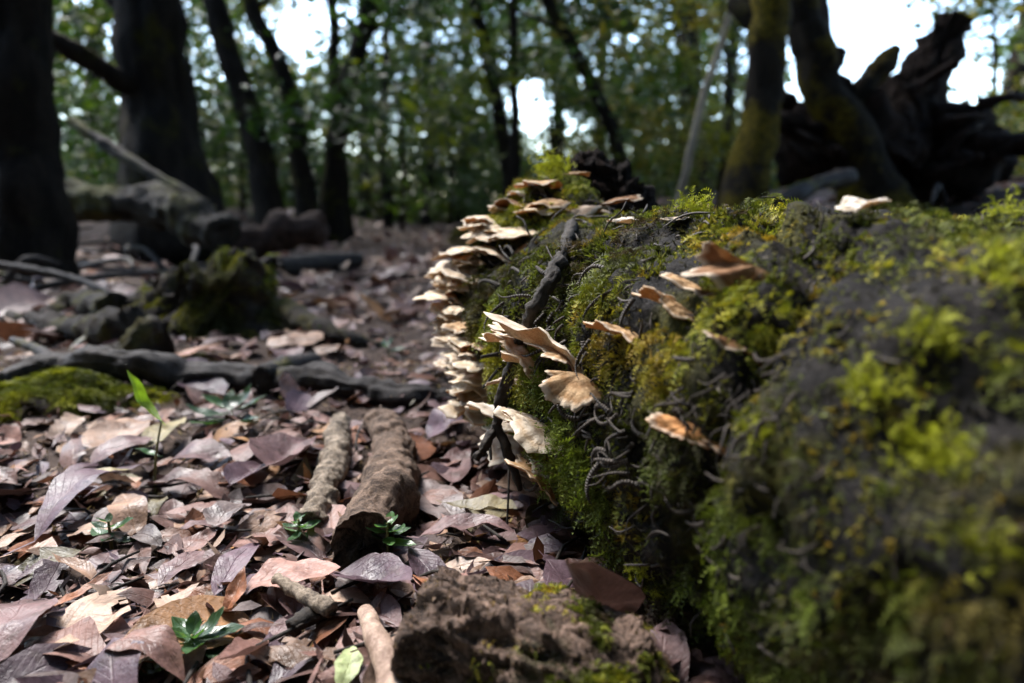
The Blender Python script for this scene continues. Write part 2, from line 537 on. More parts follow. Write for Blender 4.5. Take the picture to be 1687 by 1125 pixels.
# surface sampling ----------------------------------------------------
def sample_surface(V, faces, n, keep=None):
    tri = []
    for f in faces:
        if len(f) > 4: continue
        tri.append([f[0], f[1], f[2]])
        if len(f) == 4: tri.append([f[0], f[2], f[3]])
    T = np.array(tri); a, b, c = V[T[:, 0]], V[T[:, 1]], V[T[:, 2]]
    nr = np.cross(b - a, c - a); ar = np.linalg.norm(nr, axis=1); nr = norm(nr)
    ce = (a + b + c) / 3
    wgt = ar.copy()
    if keep is not None: wgt = wgt * keep(ce, nr)
    k = rng.choice(len(T), n, p=wgt / wgt.sum())
    u = rng.random((n, 2)); fl = u.sum(1) > 1; u[fl] = 1 - u[fl]
    p = a[k] + (b[k] - a[k]) * u[:, :1] + (c[k] - a[k]) * u[:, 1:]
    return p, nr[k]

def fronds(p, n, L, colr, droop=0.5, nodes=6, lean=None, leafw=1.0, spread=0.9):
    """feathery moss shoots: triangles in pairs along a drooping stem"""
    N = len(p)
    t = norm(np.cross(n, rng.normal(size=(N, 3))))
    if lean is not None: t = norm(t * 0.8 + lean)
    d = norm(n * rng.uniform(0.25, 1.0, (N, 1)) + t * spread)
    s = norm(np.cross(d, n + rng.normal(size=(N, 3)) * 0.3))
    up = norm(np.cross(s, d))
    V, C = [], []
    for k in range(1, nodes + 1):
        f = k / nodes
        pk = p + d * (L * f)[:, None] - np.array([0, 0, 1.0]) * (L * droop * f * f)[:, None] + up * (0.25 * L * math.sin(f * 3))[:, None]
        ll = (L * 0.30 * (1.25 - 0.95 * f) * leafw)[:, None]
        hw = (L * 0.055)[:, None]
        for sg in (-1, 1):
            tip = pk + (s * sg * 0.85 + d * 0.55 + up * rng.uniform(-0.1, 0.5, (N, 1))) * ll
            V.append(np.stack([pk - d * hw, pk + d * hw, tip], 1))
            C.append(colr * rng.uniform(0.75, 1.3, (N, 1)))
    V = np.stack(V, 1).reshape(-1, 3); C = np.repeat(np.stack(C, 1).reshape(-1, 3), 3, 0)
    return V, np.arange(len(V)).reshape(-1, 3), dict(colr=C, smooth=False)

def stars(p, n, L, colr, spikes=7, flat=0.9):
    N = len(p); V, C = [], []
    for k in range(spikes):
        d = norm(n * rng.uniform(0.3, 1.0, (N, 1)) + rng.normal(size=(N, 3)) * flat * 0.6)
        s = norm(np.cross(d, rng.normal(size=(N, 3))))
        l = (L * rng.uniform(0.6, 1.2, N))[:, None]; hw = l * 0.16
        V.append(np.stack([p + s * hw, p - s * hw, p + d * l], 1)); C.append(colr * rng.uniform(0.7, 1.35, (N, 1)))
    V = np.stack(V, 1).reshape(-1, 3); C = np.repeat(np.stack(C, 1).reshape(-1, 3), 3, 0)
    return V, np.arange(len(V)).reshape(-1, 3), dict(colr=C, smooth=False)

def pick_col(p, table, scale, seed):
    """patchy colour: noise chooses between rows of the table"""
    f = fbm(p, scale, 3, seed) * 0.75 + 0.48 + rng.normal(size=len(p)) * 0.10
    T = np.array(table); x = np.clip(f, 0, 0.999) * (len(T) - 1)
    i = x.astype(int); w_ = (x - i)[:, None]
    return T[i] * (1 - w_) + T[i + 1] * w_

MOSS = [(0.045, 0.030, 0.016), (0.030, 0.033, 0.010), (0.058, 0.066, 0.012), (0.095, 0.11, 0.014), (0.20, 0.19, 0.02), (0.30, 0.24, 0.022), (0.21, 0.13, 0.015)]
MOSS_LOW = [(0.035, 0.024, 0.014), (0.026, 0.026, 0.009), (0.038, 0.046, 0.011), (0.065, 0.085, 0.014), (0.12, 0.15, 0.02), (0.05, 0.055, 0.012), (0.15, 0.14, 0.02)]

def log_keep(ce, nr):
    to = norm(CAM - ce)
    vis = sstep(-0.35, 0.05, (to * nr).sum(1))
    s = (ce[:, :2] - AX0) @ AXD
    return vis * (s > -0.12) * (1.0 + 1.5 * sstep(0.2, 0.45, s))

def log_moss():
    # bare dark wood on top towards the right
    def bare(p, n):
        s = (p[:, :2] - AX0) @ AXD
        return sstep(0.6, 0.9, n[:, 2]) * sstep(0.72, 0.42, s) * sstep(-0.35, 0.25, fbm(p, 9, 3, 41) + 0.25)
    p, n = sample_surface(*log_geo, 62000, log_keep)
    clump = fbm(p, 28, 3, 42)
    keep = rng.random(len(p)) < (0.05 + .8 * sstep(.46, .28, (p[:, :2] - AX0) @ AXD) + 0.90 * sstep(-0.25, 0.3, clump)) * (1 - 0.4 * bare(p, n))
    p, n = p[keep], n[keep]
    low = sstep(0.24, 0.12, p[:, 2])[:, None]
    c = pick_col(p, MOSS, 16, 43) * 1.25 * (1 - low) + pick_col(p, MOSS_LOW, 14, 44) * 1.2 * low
    L = rng.uniform(0.006, 0.0155, len(p)) * (0.55 + 0.75 * sstep(-0.2, 0.6, fbm(p, 28, 3, 42)))
    top = sstep(0.5, 0.9, n[:, 2])
    L = L * (1 - 0.45 * top)
    dist = np.linalg.norm(p - CAM, axis=1)
    L = L * np.clip(dist / .5, .7, 1.0) * .92
    p = p + n * (0.007 * sstep(-.1, .6, fbm(p, 28, 3, 42)) - .001)[:, None]
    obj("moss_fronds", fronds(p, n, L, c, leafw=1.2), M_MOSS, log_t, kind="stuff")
    p, n = sample_surface(*log_geo, 60000, log_keep)
    keep = rng.random(len(p)) < sstep(-0.35, 0.35, fbm(p, 22, 3, 46)) * (1 - 0.3 * bare(p, n)) * (0.35 + 0.65 * sstep(0.2, 0.8, n[:, 2]))
    p, n = p[keep], n[keep]
    c = pick_col(p, [(0.05, 0.045, 0.02), (0.06, 0.07, 0.015), (0.11, 0.12, 0.02), (0.20, 0.18, 0.03), (0.22, 0.14, 0.02), (0.18, 0.20, 0.07)], 20, 47)
    obj("cushion_moss", stars(p, n, rng.uniform(0.003, 0.0075, len(p)) * np.clip(np.linalg.norm(p - CAM, axis=1) / .5, .5, 1), c), M_MOSS, log_t, kind="stuff")
    # a few tall yellow-green tufts that break the outline of the top
    V = []
    hold = [on_log(x, y + 8) for x, y in ((1135, 340), (1160, 345), (1600, 350), (1640, 360), (905, 275), (880, 285), (930, 272), (1535, 730), (1560, 745), (1440, 640), (1660, 445), (1010, 900), (1060, 930), (1090, 970), (1500, 720), (1580, 760), (1520, 760), (1640, 420), (1670, 460), (1620, 440), (1430, 635), (1480, 645), (1520, 540), (1545, 560), (1250, 700), (1270, 720), (1640, 900), (1600, 880))]
    for hp, hn in hold:
        k = 60
        sc_ = np.clip(np.linalg.norm(hp - CAM) / .6, .62, 1)
        pp = hp + rng.normal(size=(k, 3)) * 0.006 * sc_
        nn = norm(np.tile(hn * 0.5 + np.array([0, 0, 0.8]), (k, 1)) + rng.normal(size=(k, 3)) * 0.25)
        V.append(fronds(pp, nn, rng.uniform(0.007, 0.016, k) * sc_ ** 1.5, np.tile([0.24, 0.25, 0.025], (k, 1)), 0.25, spread=0.45))
    vv = np.concatenate([g[0] for g in V]); cc = np.concatenate([g[2]["colr"] for g in V])
    obj("moss_tufts", (vv, np.arange(len(vv)).reshape(-1, 3), dict(colr=cc, smooth=False)), M_MOSS, log_t, kind="stuff")
    # crumbs and chips of bark
    p, n = sample_surface(*log_geo, 9000, log_keep)
    c = pick_col(p, [(0.012, 0.011, 0.012), (0.025, 0.022, 0.022), (0.05, 0.045, 0.042), (0.15, 0.13, 0.11)], 60, 48)
    obj("bark_crumbs", stars(p + n * 0.002, n, rng.uniform(0.0015, 0.0045, len(p)), c, 4, 1.6), M_MOSS, log_t, kind="stuff")
log_moss()
def rootlets(n):
    pts, nr = sample_surface(*log_geo, n, log_keep)
    V, Q, off = [], [], 0
    for p, nn in zip(pts, nr):
        if nn[2] > .6 and (p[:2] - AX0) @ AXD < .45 and rng.random() < .85: continue
        t = rng.normal(size=3); t = norm(t - nn * np.dot(t, nn)); b = np.cross(nn, t)
        d = min(1, np.linalg.norm(p - CAM) / .5)
        L = rng.uniform(.010, .034) * d; k = rng.uniform(-.5, .5)
        path = [p + nn * .003, p + t * L * .35 + nn * (.004 + .002 * rng.random()) * d + b * L * k * .3, p + t * L * .7 + b * L * k * .2 + nn * .004 * d, p + t * L + b * L * rng.uniform(-.3, .3) + nn * .003]
        v, f = tube(path, np.array([.0007, .0009, .0007, .0004]) * rng.uniform(.7, 1.5) * d, 4, segs=8)
        V.append(v); Q += [[i + off for i in ff] for ff in f]; off += len(v)
    obj("dead_rootlets", (np.concatenate(V), Q), M_CURL, log_t, kind="stuff")
rootlets(800)

# brown curled shoots hanging over the moss
def curl_mesh(seed):
    g = np.random.default_rng(seed)
    n = 9
    f = np.linspace(0, 1, n)
    bend = g.uniform(0.2, 1.3); wig = g.uniform(-0.25, 0.25, 3)
    x = np.sin(f * 1.5 * bend) / (1.5 * bend) if bend > 0.3 else f
    z = 0.00 + 0.20 * np.sin(f * np.pi * 0.8) - f * 0.22 * bend
    y = wig[0] * np.sin(f * 3.1) + wig[1] * np.sin(f * 6.0) * 0.4
    path = np.stack([x, y, z], -1)
    sides = 5
    V, Fc = tube(path, np.array([0.044, 0.042, 0.034, 0.022, 0.006]) * g.uniform(.85, 1.45), sides, segs=n)
    rad = np.concatenate([np.repeat(f, sides), np.zeros(len(V) - n * sides)])
    me = mesh_from("curled_shoot", V, Fc, attrs=dict(rad=rad)); me.materials.append(M_CURL)
    return me
curls = [curl_mesh(s) for s in range(14)]
def basis(x, y, z, loc, sc):
    m = Matrix.Identity(4)
    for i, a in enumerate((x, y, z)):
        for k in range(3): m[k][i] = a[k] * (sc[i] if hasattr(sc, "__len__") else sc)
    for k in range(3): m[k][3] = loc[k]
    return m
def log_curls():
    base = wpos(log_t)
    n = 0
    zones = [(960, 560, 70, 60, 26), (1010, 480, 70, 45, 18), (930, 520, 40, 60, 10), (1030, 690, 90, 70, 34), (1080, 770, 90, 60, 34),
             (1000, 740, 50, 60, 16), (1180, 640, 110, 40, 26), (1240, 700, 110, 60, 16), (1350, 640, 120, 70, 9), (1300, 800, 120, 80, 8), (870, 480, 40, 60, 12), (1180, 860, 80, 60, 14)]
    for cx, cy, sx, sy, k in zones:
        for _ in range(int(k * .75)):
            x, y = cx + rng.normal() * sx * 0.6, cy + rng.normal() * sy * 0.6
            p, nn = on_log(x, y)
            d = np.linalg.norm(p - CAM)
            # they trail down and to the left over the flank
            t = -RT * rng.uniform(0.3, 1.0) - np.array([0, 0, 1]) * rng.uniform(0.0, 0.9) + rng.normal(size=3) * 0.35 + FW * 0.2
            t = norm(t - nn * np.dot(t, nn)); b = np.cross(nn, t)
            L = rng.uniform(0.016, 0.042) * min(1.0, (d / .46) ** 1.5)
            o = bpy.data.objects.new("curled_shoot", curls[n % len(curls)]); col.objects.link(o)
            o.parent = log_t
            o.matrix_local = basis(t, b, nn, p - base + nn * 0.006, (L, L * rng.choice([-1, 1]), L * 0.9))
            n += 1
log_curls()

# raised dark bark knob on the far end
kp, kn = on_log(965, 300)
knob = []
for (x, y, d, r) in ((960, 290, .80, .024), (968, 272, .80, .017), (990, 300, .80, .026), (1015, 312, .80, .024), (1040, 326, .79, .022), (1000, 275, .81, .012), (1030, 345, .78, .022), (985, 325, .79, .024), (1055, 345, .79, .016)):
    c = P(x, y, d)
    u, v = np.meshgrid(np.linspace(0, np.pi, 18), np.linspace(0, 2 * np.pi, 26, endpoint=False), indexing='ij')
    s = np.stack([np.sin(u) * np.cos(v), np.sin(u) * np.sin(v), np.cos(u) * 1.1], -1)
    q = c + s * (r * (1 + 0.45 * fbm(c + s * r, 75, 5, 51, .65) - .25 * np.abs(fbm((c + s * r) * [1, 1, .4], 90, 2, 57))))[..., None]
    i = np.arange(17)[:, None]; j = np.arange(26)[None, :]
    fq = np.stack([i * 26 + j, (i + 1) * 26 + j, (i + 1) * 26 + (j + 1) % 26, i * 26 + (j + 1) % 26], -1).reshape(-1, 4)
    knob.append((q.reshape(-1, 3), fq))
obj("bark_knob", join(knob), M_DEADW, log_t, label="dark cracked bark knob on the raised end")

# ------------------------------------------------------------------ bracket mushrooms
CREAM = (0.76, 0.64, 0.47); PALE = (0.72, 0.62, 0.49); TAN = (0.52, 0.34, 0.18); BROWN = (0.27, 0.14, 0.065); WHITE = (0.72, 0.68, 0.62); ORANGE = (0.55, 0.27, 0.10); GREYT = (0.42, 0.33, 0.26)
def bracket(p, o, u, Rr, seed, lobes=3, ragged=0.12, wavy=0.16, depth=0.8, sweep=100, thick=0.05):
    g = np.random.default_rng(seed)
    w_ = np.cross(u, o)
    na, nr = 44, 9
    ph = np.radians(np.linspace(-sweep, sweep, na)); rr = np.linspace(0.0, 1, nr)
    edge = 1 + 0.14 * np.sin(ph * lobes + g.uniform(0, 6)) + 0.08 * np.sin(ph * (lobes * 2.3) + g.uniform(0, 6)) + ragged * g.normal(size=na) * 0.5
    edge = edge * (0.85 + 0.15 * np.cos(ph))
    PH, RR = np.meshgrid(ph, rr, indexing='ij'); E = edge[:, None] * np.ones(nr)
    rad = RR * E * Rr
    rad = np.where(RR > 0.9, rad, RR * Rr * (1 + (E - 1) * RR))
    wv = wavy * Rr * (RR ** 1.6) * (np.sin(PH * lobes * 1.1 + g.uniform(0, 6)) + 0.5 * np.sin(PH * 4.7 + g.uniform(0, 6)) + 0.25 * np.sin(PH * 11 + g.uniform(0, 6)))
    rid = 0.018 * Rr * np.sin(RR * 22 + g.uniform(0, 6)) * RR
    zt = wv + rid + thick * Rr * (1.15 - RR) * 1.6 - 0.10 * Rr * RR ** 2
    zb = wv - thick * Rr * (1.1 - RR) * 1.4 - 0.10 * Rr * RR ** 2
    base = p - o * 0.10 * Rr
    def pts(z): return base + o * (rad * np.cos(PH) * depth)[..., None] + w_ * (rad * np.sin(PH))[..., None] + u * z[..., None]
    T, B = pts(zt).reshape(-1, 3), pts(zb).reshape(-1, 3)
    i = np.arange(na - 1)[:, None]; j = np.arange(nr - 1)[None, :]
    q = np.stack([i * nr + j, (i + 1) * nr + j, (i + 1) * nr + j + 1, i * nr + j + 1], -1).reshape(-1, 4)
    n = na * nr
    faces = [list(x) for x in q] + [list(x[::-1] + n) for x in q]
    for k in range(na - 1):
        a, b = k * nr + nr - 1, (k + 1) * nr + nr - 1
        faces.append([a, b, b + n, a + n])
    V = np.concatenate([T, B])
    return V, faces, dict(attrs=dict(rad=np.concatenate([RR.ravel()] * 2), top=np.concatenate([np.ones(n), np.zeros(n)])))

GB = "bracket mushrooms growing on the mossy log"
def fungus(x, y, wpx, c, label, roll=0.0, tilt=0.0, facing=None, lobes=3, depth=0.8, wavy=0.09, thick=0.06, ragged=0.12, out=0.0, sweep=100, push=0.0):
    p, n = on_log(x, y)
    p = p + n * (0.003 + push)
    d = np.dot(p - CAM, FW)
    Rr = 0.5 * wpx * d / F * 1.45
    o = norm(np.array([n[0], n[1], 0.15 * n[2]])) if facing is None else norm(np.array(facing, float))
    u = norm(np.array([0, 0, 1.0]) - o * o[2])
    view = norm(p - CAM)
    tl = R(tilt + rng.normal() * 5)
    Rt = np.array(Matrix.Rotation(tl, 3, Vector(np.cross(o, u))))
    Rr_ = np.array(Matrix.Rotation(R(roll), 3, Vector(view)))
    o, u = Rr_ @ (Rt @ o), Rr_ @ (Rt @ u)
    g = bracket(p, o, u, Rr, int(rng.integers(1e6)), lobes, ragged, wavy, depth, sweep, thick)
    m = obj("bracket_mushroom", g, M_FUNGUS, origin=p, label=label, cat="mushroom", group=GB)
    k = rng.uniform(0.85, 1.1)
    m.color = (c[0] * k, c[1] * k, c[2] * k, 1)
    return m

S = dict(roll=-4)
FUNGI = [
 (888, 306, 62, TAN, "brown-topped bracket highest on the left flank of the log's far end, under the moss crest", {}),
 (862, 321, 46, WHITE, "small pale bracket just below the highest brown one near the bark knob", {}),
 (852, 338, 66, BROWN, "dark brown thin bracket in the upper pair left of the bark knob", {}),
 (898, 336, 70, TAN, "tan wavy bracket below the bark knob above the long pale plate", dict(facing=(-.7, -.7, 0))),
 (884, 349, 56, CREAM, "narrow cream bracket tucked left of the long pale plate", dict(facing=(-.8, -.6, 0))),
 (930, 354, 118, GREYT, "long greyish plate bracket with upturned right end beneath the bark knob", dict(roll=-14, facing=(-.2, -1, 0), depth=0.5, wavy=0.10)),
 (834, 349, 40, CREAM, "tiny cream bracket between the brown one and the left edge stack", {}),
 (1022, 330, 60, BROWN, "rust-brown bracket standing out right of the bark knob", dict(roll=-12, facing=(.1, -1, 0), depth=0.6)),
 (985, 285, 34, TAN, "little tan bracket on top of the bark knob", dict(facing=(.4, -.9, 0), push=0.02)),
 (808, 369, 66, CREAM, "upper cream bracket of the stack below the pale tiny one", {}),
 (802, 380, 62, CREAM, "second cream bracket of the stack, under its upper neighbour", {}),
 (850, 382, 84, CREAM, "broad cream bracket right of the upper edge stack, touching moss", dict(facing=(-.75, -.65, 0))),
 (818, 393, 56, PALE, "thin pale bracket under the broad cream one", {}),
 (775, 414, 72, CREAM, "cream bracket with bright rim at the start of the widest shelf", {}),
 (822, 408, 72, CREAM, "cream bracket sloping down to the right above the dark moss", dict(roll=14, facing=(-.7, -.7, 0), depth=.55)),
 (856, 412, 30, TAN, "small upright tan bracket beside the leaning dark twig", dict(roll=-40)),
 (772, 438, 112, PALE, "widest layered bracket at the log's left edge with pale lines", dict(roll=10)),
 (732, 428, 62, GREYT, "blurred grey-beige bracket farthest left on the far side", {}),
 (726, 448, 56, GREYT, "blurred lower bracket at the far left outline of the log", {}),
 (768, 468, 72, CREAM, "cream bracket under the widest one", {}),
 (748, 490, 84, CREAM, "ragged cream bracket jutting left halfway up the edge", {}),
 (750, 517, 62, CREAM, "soft cream bracket below the ragged halfway one", {}),
 (755, 540, 78, CREAM, "yellowish cream bracket with frilled rim on the left edge", {}),
 (762, 568, 64, CREAM, "lowest bracket of the blurred left edge row", {}),
 (808, 560, 40, TAN, "small tan bracket alone in dark moss left of the twig", dict(facing=(-.6, -.8, 0))),
 (795, 583, 34, TAN, "tiny tan bracket above the frilled stack by the twig", {}),
 (800, 607, 98, CREAM, "top layer of the frilled tan stack left of the twig", dict(lobes=5)),
 (800, 634, 96, TAN, "middle layer of the frilled tan stack left of the twig", dict(lobes=5)),
 (797, 655, 108, CREAM, "broadest layer of the frilled tan stack left of the twig", dict(lobes=6)),
 (805, 680, 76, PALE, "bottom layer of the frilled tan stack, partly greenish white", dict(lobes=5)),
 (868, 636, 62, GREYT, "dull greyish-brown bracket behind the twig in a moss hollow", dict(facing=(-.4, -.9, 0), depth=.5)),
 (880, 552, 112, PALE, "cream bracket in sharp focus beside the twig, uppermost of the large three", dict(push=.006, roll=16, facing=(-.75, -.65, 0), tilt=10)),
 (918, 588, 165, PALE, "large sharply focused cream-tan bracket sloping right from the twig", dict(push=.012, roll=22, facing=(-.55, -.85, 0), depth=.6, tilt=12, lobes=4)),
 (968, 612, 112, TAN, "triangular tan bracket flap with a pointed right tip in focus", dict(push=.008, roll=16, facing=(-.2, -1, 0), tilt=-22, depth=.75, sweep=75)),
 (860, 684, 96, WHITE, "bright white-cream bracket right of the twig in the lower group", dict(roll=8, facing=(-.8, -.6, 0), tilt=12)),
 (912, 712, 112, PALE, "pinkish cream bracket with ragged right end in the lower group", dict(roll=24, facing=(-.5, -.85, 0), depth=.6, tilt=8, ragged=.2)),
 (872, 727, 84, GREYT, "greyish bracket seen from below under the white-cream one", dict(facing=(-.7, -.7, 0), tilt=-15)),
 (880, 752, 92, CREAM, "lowest cream bracket close to the leaf litter", dict(roll=20, facing=(-.75, -.65, 0), tilt=20)),
 (890, 778, 70, TAN, "tan bracket remnant under the lowest cream one", dict(roll=25, facing=(-.75, -.65, 0), tilt=20)),
 (1050, 556, 118, TAN, "tan thin bracket sloping right among brown shoots mid log", dict(roll=24, facing=(-.35, -.95, .0), depth=.35, wavy=.12)),
 (1118, 512, 104, TAN, "tan bracket with white upper side below the two upper brown ones", dict(roll=30, facing=(-.3, -.95, 0), depth=.35, wavy=.10, tilt=8)),
 (1108, 496, 50, WHITE, "white patch-like bracket behind the sloping tan one", dict(roll=25, facing=(-.3, -.95, .2), depth=.4, tilt=15)),
 (1146, 476, 86, TAN, "slim orange-tan bracket just left of the large brown one", dict(roll=28, facing=(-.3, -.95, 0), depth=.4)),
 (1190, 488, 52, BROWN, "small brown bracket wedged under the large brown one", dict(roll=14, facing=(-.3, -.95, 0), depth=.5)),
 (1236, 462, 156, BROWN, "large dark brown curled bracket high on the log's near flank", dict(roll=22, facing=(-.25, -.95, -.25), depth=.62, tilt=-25, wavy=.2, lobes=4)),
 (1212, 567, 74, BROWN, "reddish brown narrow bracket alone right of the tan ones", dict(roll=24, facing=(-.3, -.95, 0), depth=.3)),
 (1150, 712, 104, ORANGE, "bright orange bracket half hidden by brown shoots", dict(roll=14, facing=(-.4, -.9, 0), depth=.5, tilt=-12)),
 (1196, 738, 58, ORANGE, "small ochre bracket right behind the bright orange one", dict(roll=30, facing=(-.4, -.9, 0), depth=.6)),
 (1420, 366, 66, WHITE, "single white bracket standing on the bare top of the log", dict(roll=-18, facing=(-.35, .75, .45), depth=.8, wavy=.1, push=.006)),
 (1042, 372, 55, WHITE, "flat white bracket on the mossy top behind fine roots", dict(facing=(-.2, .8, .45), depth=.7, push=.004)),
 (1118, 366, 40, PALE, "small pale bracket on top of the log near yellow moss tufts", dict(facing=(-.2, -.9, .2), depth=.6)),
]
for x, y, w_, c, lab, kw in FUNGI:
    if 830 < x < 930 and y > 625: kw = dict(dict(push=.006), **kw); w_ *= 1.3
    if x < 830: kw = dict(dict(facing=(-.93, -.36, 0)), **kw); kw['push'] = .007; w_ *= .98
    fungus(x, y, w_, c, lab, **kw)
for x, y, w_, c, lab, kw in ((868, 566, 96, PALE, "ragged cream bracket layered under the uppermost large one by the twig", dict(roll=18, ragged=.22)), (896, 602, 104, CREAM, "ragged cream bracket below the large sloping one, right of the twig", dict(roll=24, ragged=.22)),
                             (948, 588, 96, TAN, "tan bracket layered behind the pointed flap in the sharp cluster", dict(roll=20, ragged=.18)), (892, 694, 96, PALE, "ragged pale bracket between the white-cream and pinkish ones low down", dict(roll=16, ragged=.22))):
    fungus(x, y, w_, c, lab, facing=(-.6, -.8, 0), depth=.65, push=.006, tilt=8, lobes=5, **kw)
EXTRA = [(846, 700, 84, PALE, "pale bracket at the left of the lower group behind the twig"), (862, 742, 90, CREAM, "cream bracket between the greyish one and the lowest cream one"), (872, 768, 84, PALE, "pale bracket under the lowest cream one, near the leaves"), (800, 594, 80, CREAM, "cream bracket capping the frilled stack"), (756, 590, 54, PALE, "pale bracket at the outer edge above the frilled stack"),
         (790, 372, 50, PALE, "thin pale bracket wedged behind the stack below the bark knob"), (785, 424, 64, CREAM, "bracket squeezed between the bright-rimmed one and the widest one"), (765, 452, 80, CREAM, "bracket directly under the widest layered bracket, same tilt"),
         (760, 480, 66, PALE, "pale bracket above the ragged halfway one"), (752, 503, 72, CREAM, "bracket between the ragged halfway one and the soft cream one"), (752, 529, 66, CREAM, "bracket between the soft cream one and the frilled yellowish one"),
         (758, 553, 70, PALE, "pale bracket just under the frilled yellowish one"), (768, 580, 60, CREAM, "lonely bracket between the edge row and the frilled stack"), (795, 620, 84, CREAM, "second layer of the frilled stack left of the twig"),
         (794, 645, 88, CREAM, "fourth layer of the frilled stack left of the twig"), (798, 668, 84, CREAM, "sixth layer of the frilled stack left of the twig"), (832, 396, 46, PALE, "small pale bracket under the broad cream one near moss")]
for x, y, w_, c, lab in EXTRA:
    fungus(x, y, w_, c, lab, push=.006, lobes=4, facing=(-.93, -.36, 0))

EDGE = np.array([(806, 366), (788, 398), (764, 424), (748, 456), (742, 490), (744, 520), (752, 548), (762, 576), (784, 606), (786, 634), (790, 664), (812, 690), (850, 730)])
ORD = "first second third fourth fifth sixth seventh eighth ninth tenth eleventh twelfth thirteenth fourteenth fifteenth sixteenth seventeenth".split()
for k in range(34):
    q = (k + rng.uniform(.1, .9)) / 34 * (len(EDGE) - 1.01); i = int(q); e = EDGE[i] * (1 - q + i) + EDGE[i + 1] * (q - i)
    fungus(e[0] + rng.uniform(0, 26), e[1] + rng.normal() * 5, rng.uniform(38, 66), (CREAM, PALE, CREAM, TAN)[k % 4], f"small thin bracket, {ORD[k % 17]} from the top in the {'upper' if k < 17 else 'lower'} half of the edge stack", facing=(-.9 + rng.normal() * .1, -.42, 0), push=rng.uniform(.003, .009), lobes=4, roll=rng.normal() * 6)

# ------------------------------------------------------------------ sticks on and beside the log
pt = P(944, 372, on_log(950, 400)[0].dot(FW) - CAM.dot(FW) - 0.01)
def near_log(x, y, off):
    p, n = on_log(x, y); d = np.dot(p - CAM, FW)
    return P(x, y, d - off)
tw = thing("leaning_twig", near_log(838, 600, .012), "dark brown forked twig leaning against the mossy log between mushrooms", "twig")
mid = [near_log(944, 372, .012), near_log(919, 435, .026), near_log(880, 512, .040), near_log(851, 570, .052)]
low = [mid[-1], near_log(838, 640, .052), P(818, 700, .535), P(800, 738, .53), P(788, 756, .525)]
obj("upper_stem", tube(mid, [.0056, .0056, .0050, .0042], 24, .0016, 170, 3, segs=90, ridge=.0009, nrid=9, wob=.002, peel=.0006), M_TWIG, tw)
obj("lower_stem", tube(low, [.0050, .0046, .0040, .0022], 22, .0014, 170, 4, segs=80, ridge=.001, nrid=9, wob=.005, peel=.0006), M_TWIG, tw)
obj("side_twig", tube([P(846, 590, .57), P(822, 608, .565), P(795, 640, .56)], [.0022, .0016, .001], 7, segs=12), M_TWIG, tw)
obj("side_twig", tube([P(843, 582, .572), P(815, 584, .568), P(792, 588, .565)], [.0026, .002, .0014], 7, segs=12), M_TWIG, tw)
obj("side_twig", tube([P(852, 590, .57), P(842, 640, .555), P(832, 672, .55)], [.0022, .002, .0014], 7, segs=12), M_TWIG, tw)
obj("side_twig", tube([P(818, 700, .535), P(836, 745, .53), P(858, 808, .53)], [.0042, .0045, .0022], 9, .0012, 200, 8, segs=18), M_TWIG, tw)
obj("side_twig", tube([P(806, 730, .55), P(808, 745, .545), P(809, 758, .543)], [.0016, .0014, .001], 6, segs=6), M_TWIG, tw)
st = tube([P(838, 735, .545), P(838, 800, .53), P(836, 850, .525), P(834, 892, .52)], [.0008, .0009, .0009, .0007], 6, segs=14)
obj("hanging_stalk", st, M_TWIG, origin=P(838, 735, .545), label="thin dry stalk hanging straight down from the leaning twig", cat="stalk")

def gp(x, y, z): return ground(x, y, z)
def stick(name, path, rad, mat, label, cat, parts=(), sides=20, rough=.002, rs=60, segs=60, recess=0.0, seed=1, wob=0.0, ridge=0.0, nrid=9, peel=0.0):
    path = [np.array(q) for q in path]
    o = obj(name, tube(path, rad, sides, rough, rs, seed, segs, recess, wob, ridge, nrid, peel), mat, origin=path[0] * [1, 1, 0], label=label, cat=cat)
    return o
stick("fallen_stick", [gp(562, 694, .017), gp(552, 755, .019), gp(534, 812, .017), gp(516, 862, .015)], [.0125, .0138, .0125, .0115], M_STICK,
      "grey-brown barked stick lying left of the thicker brown one", "stick", rough=.0030, rs=95, seed=5, recess=.004, wob=.004, segs=110, sides=36, ridge=.0012, nrid=11, peel=.001)
stick("rotten_branch", [gp(628, 692, .024), gp(652, 745, .025), gp(640, 800, .026), gp(612, 858, .027), gp(594, 905, .026)], [.018, .023, .025, .022, .024], M_BROWN,
      "thick crumbly brown branch piece with a hollow dark end beside the grey stick", "branch", rough=.0042, rs=40, sides=56, segs=150, recess=.02, seed=8, ridge=.002, nrid=15, peel=.002, wob=.008)
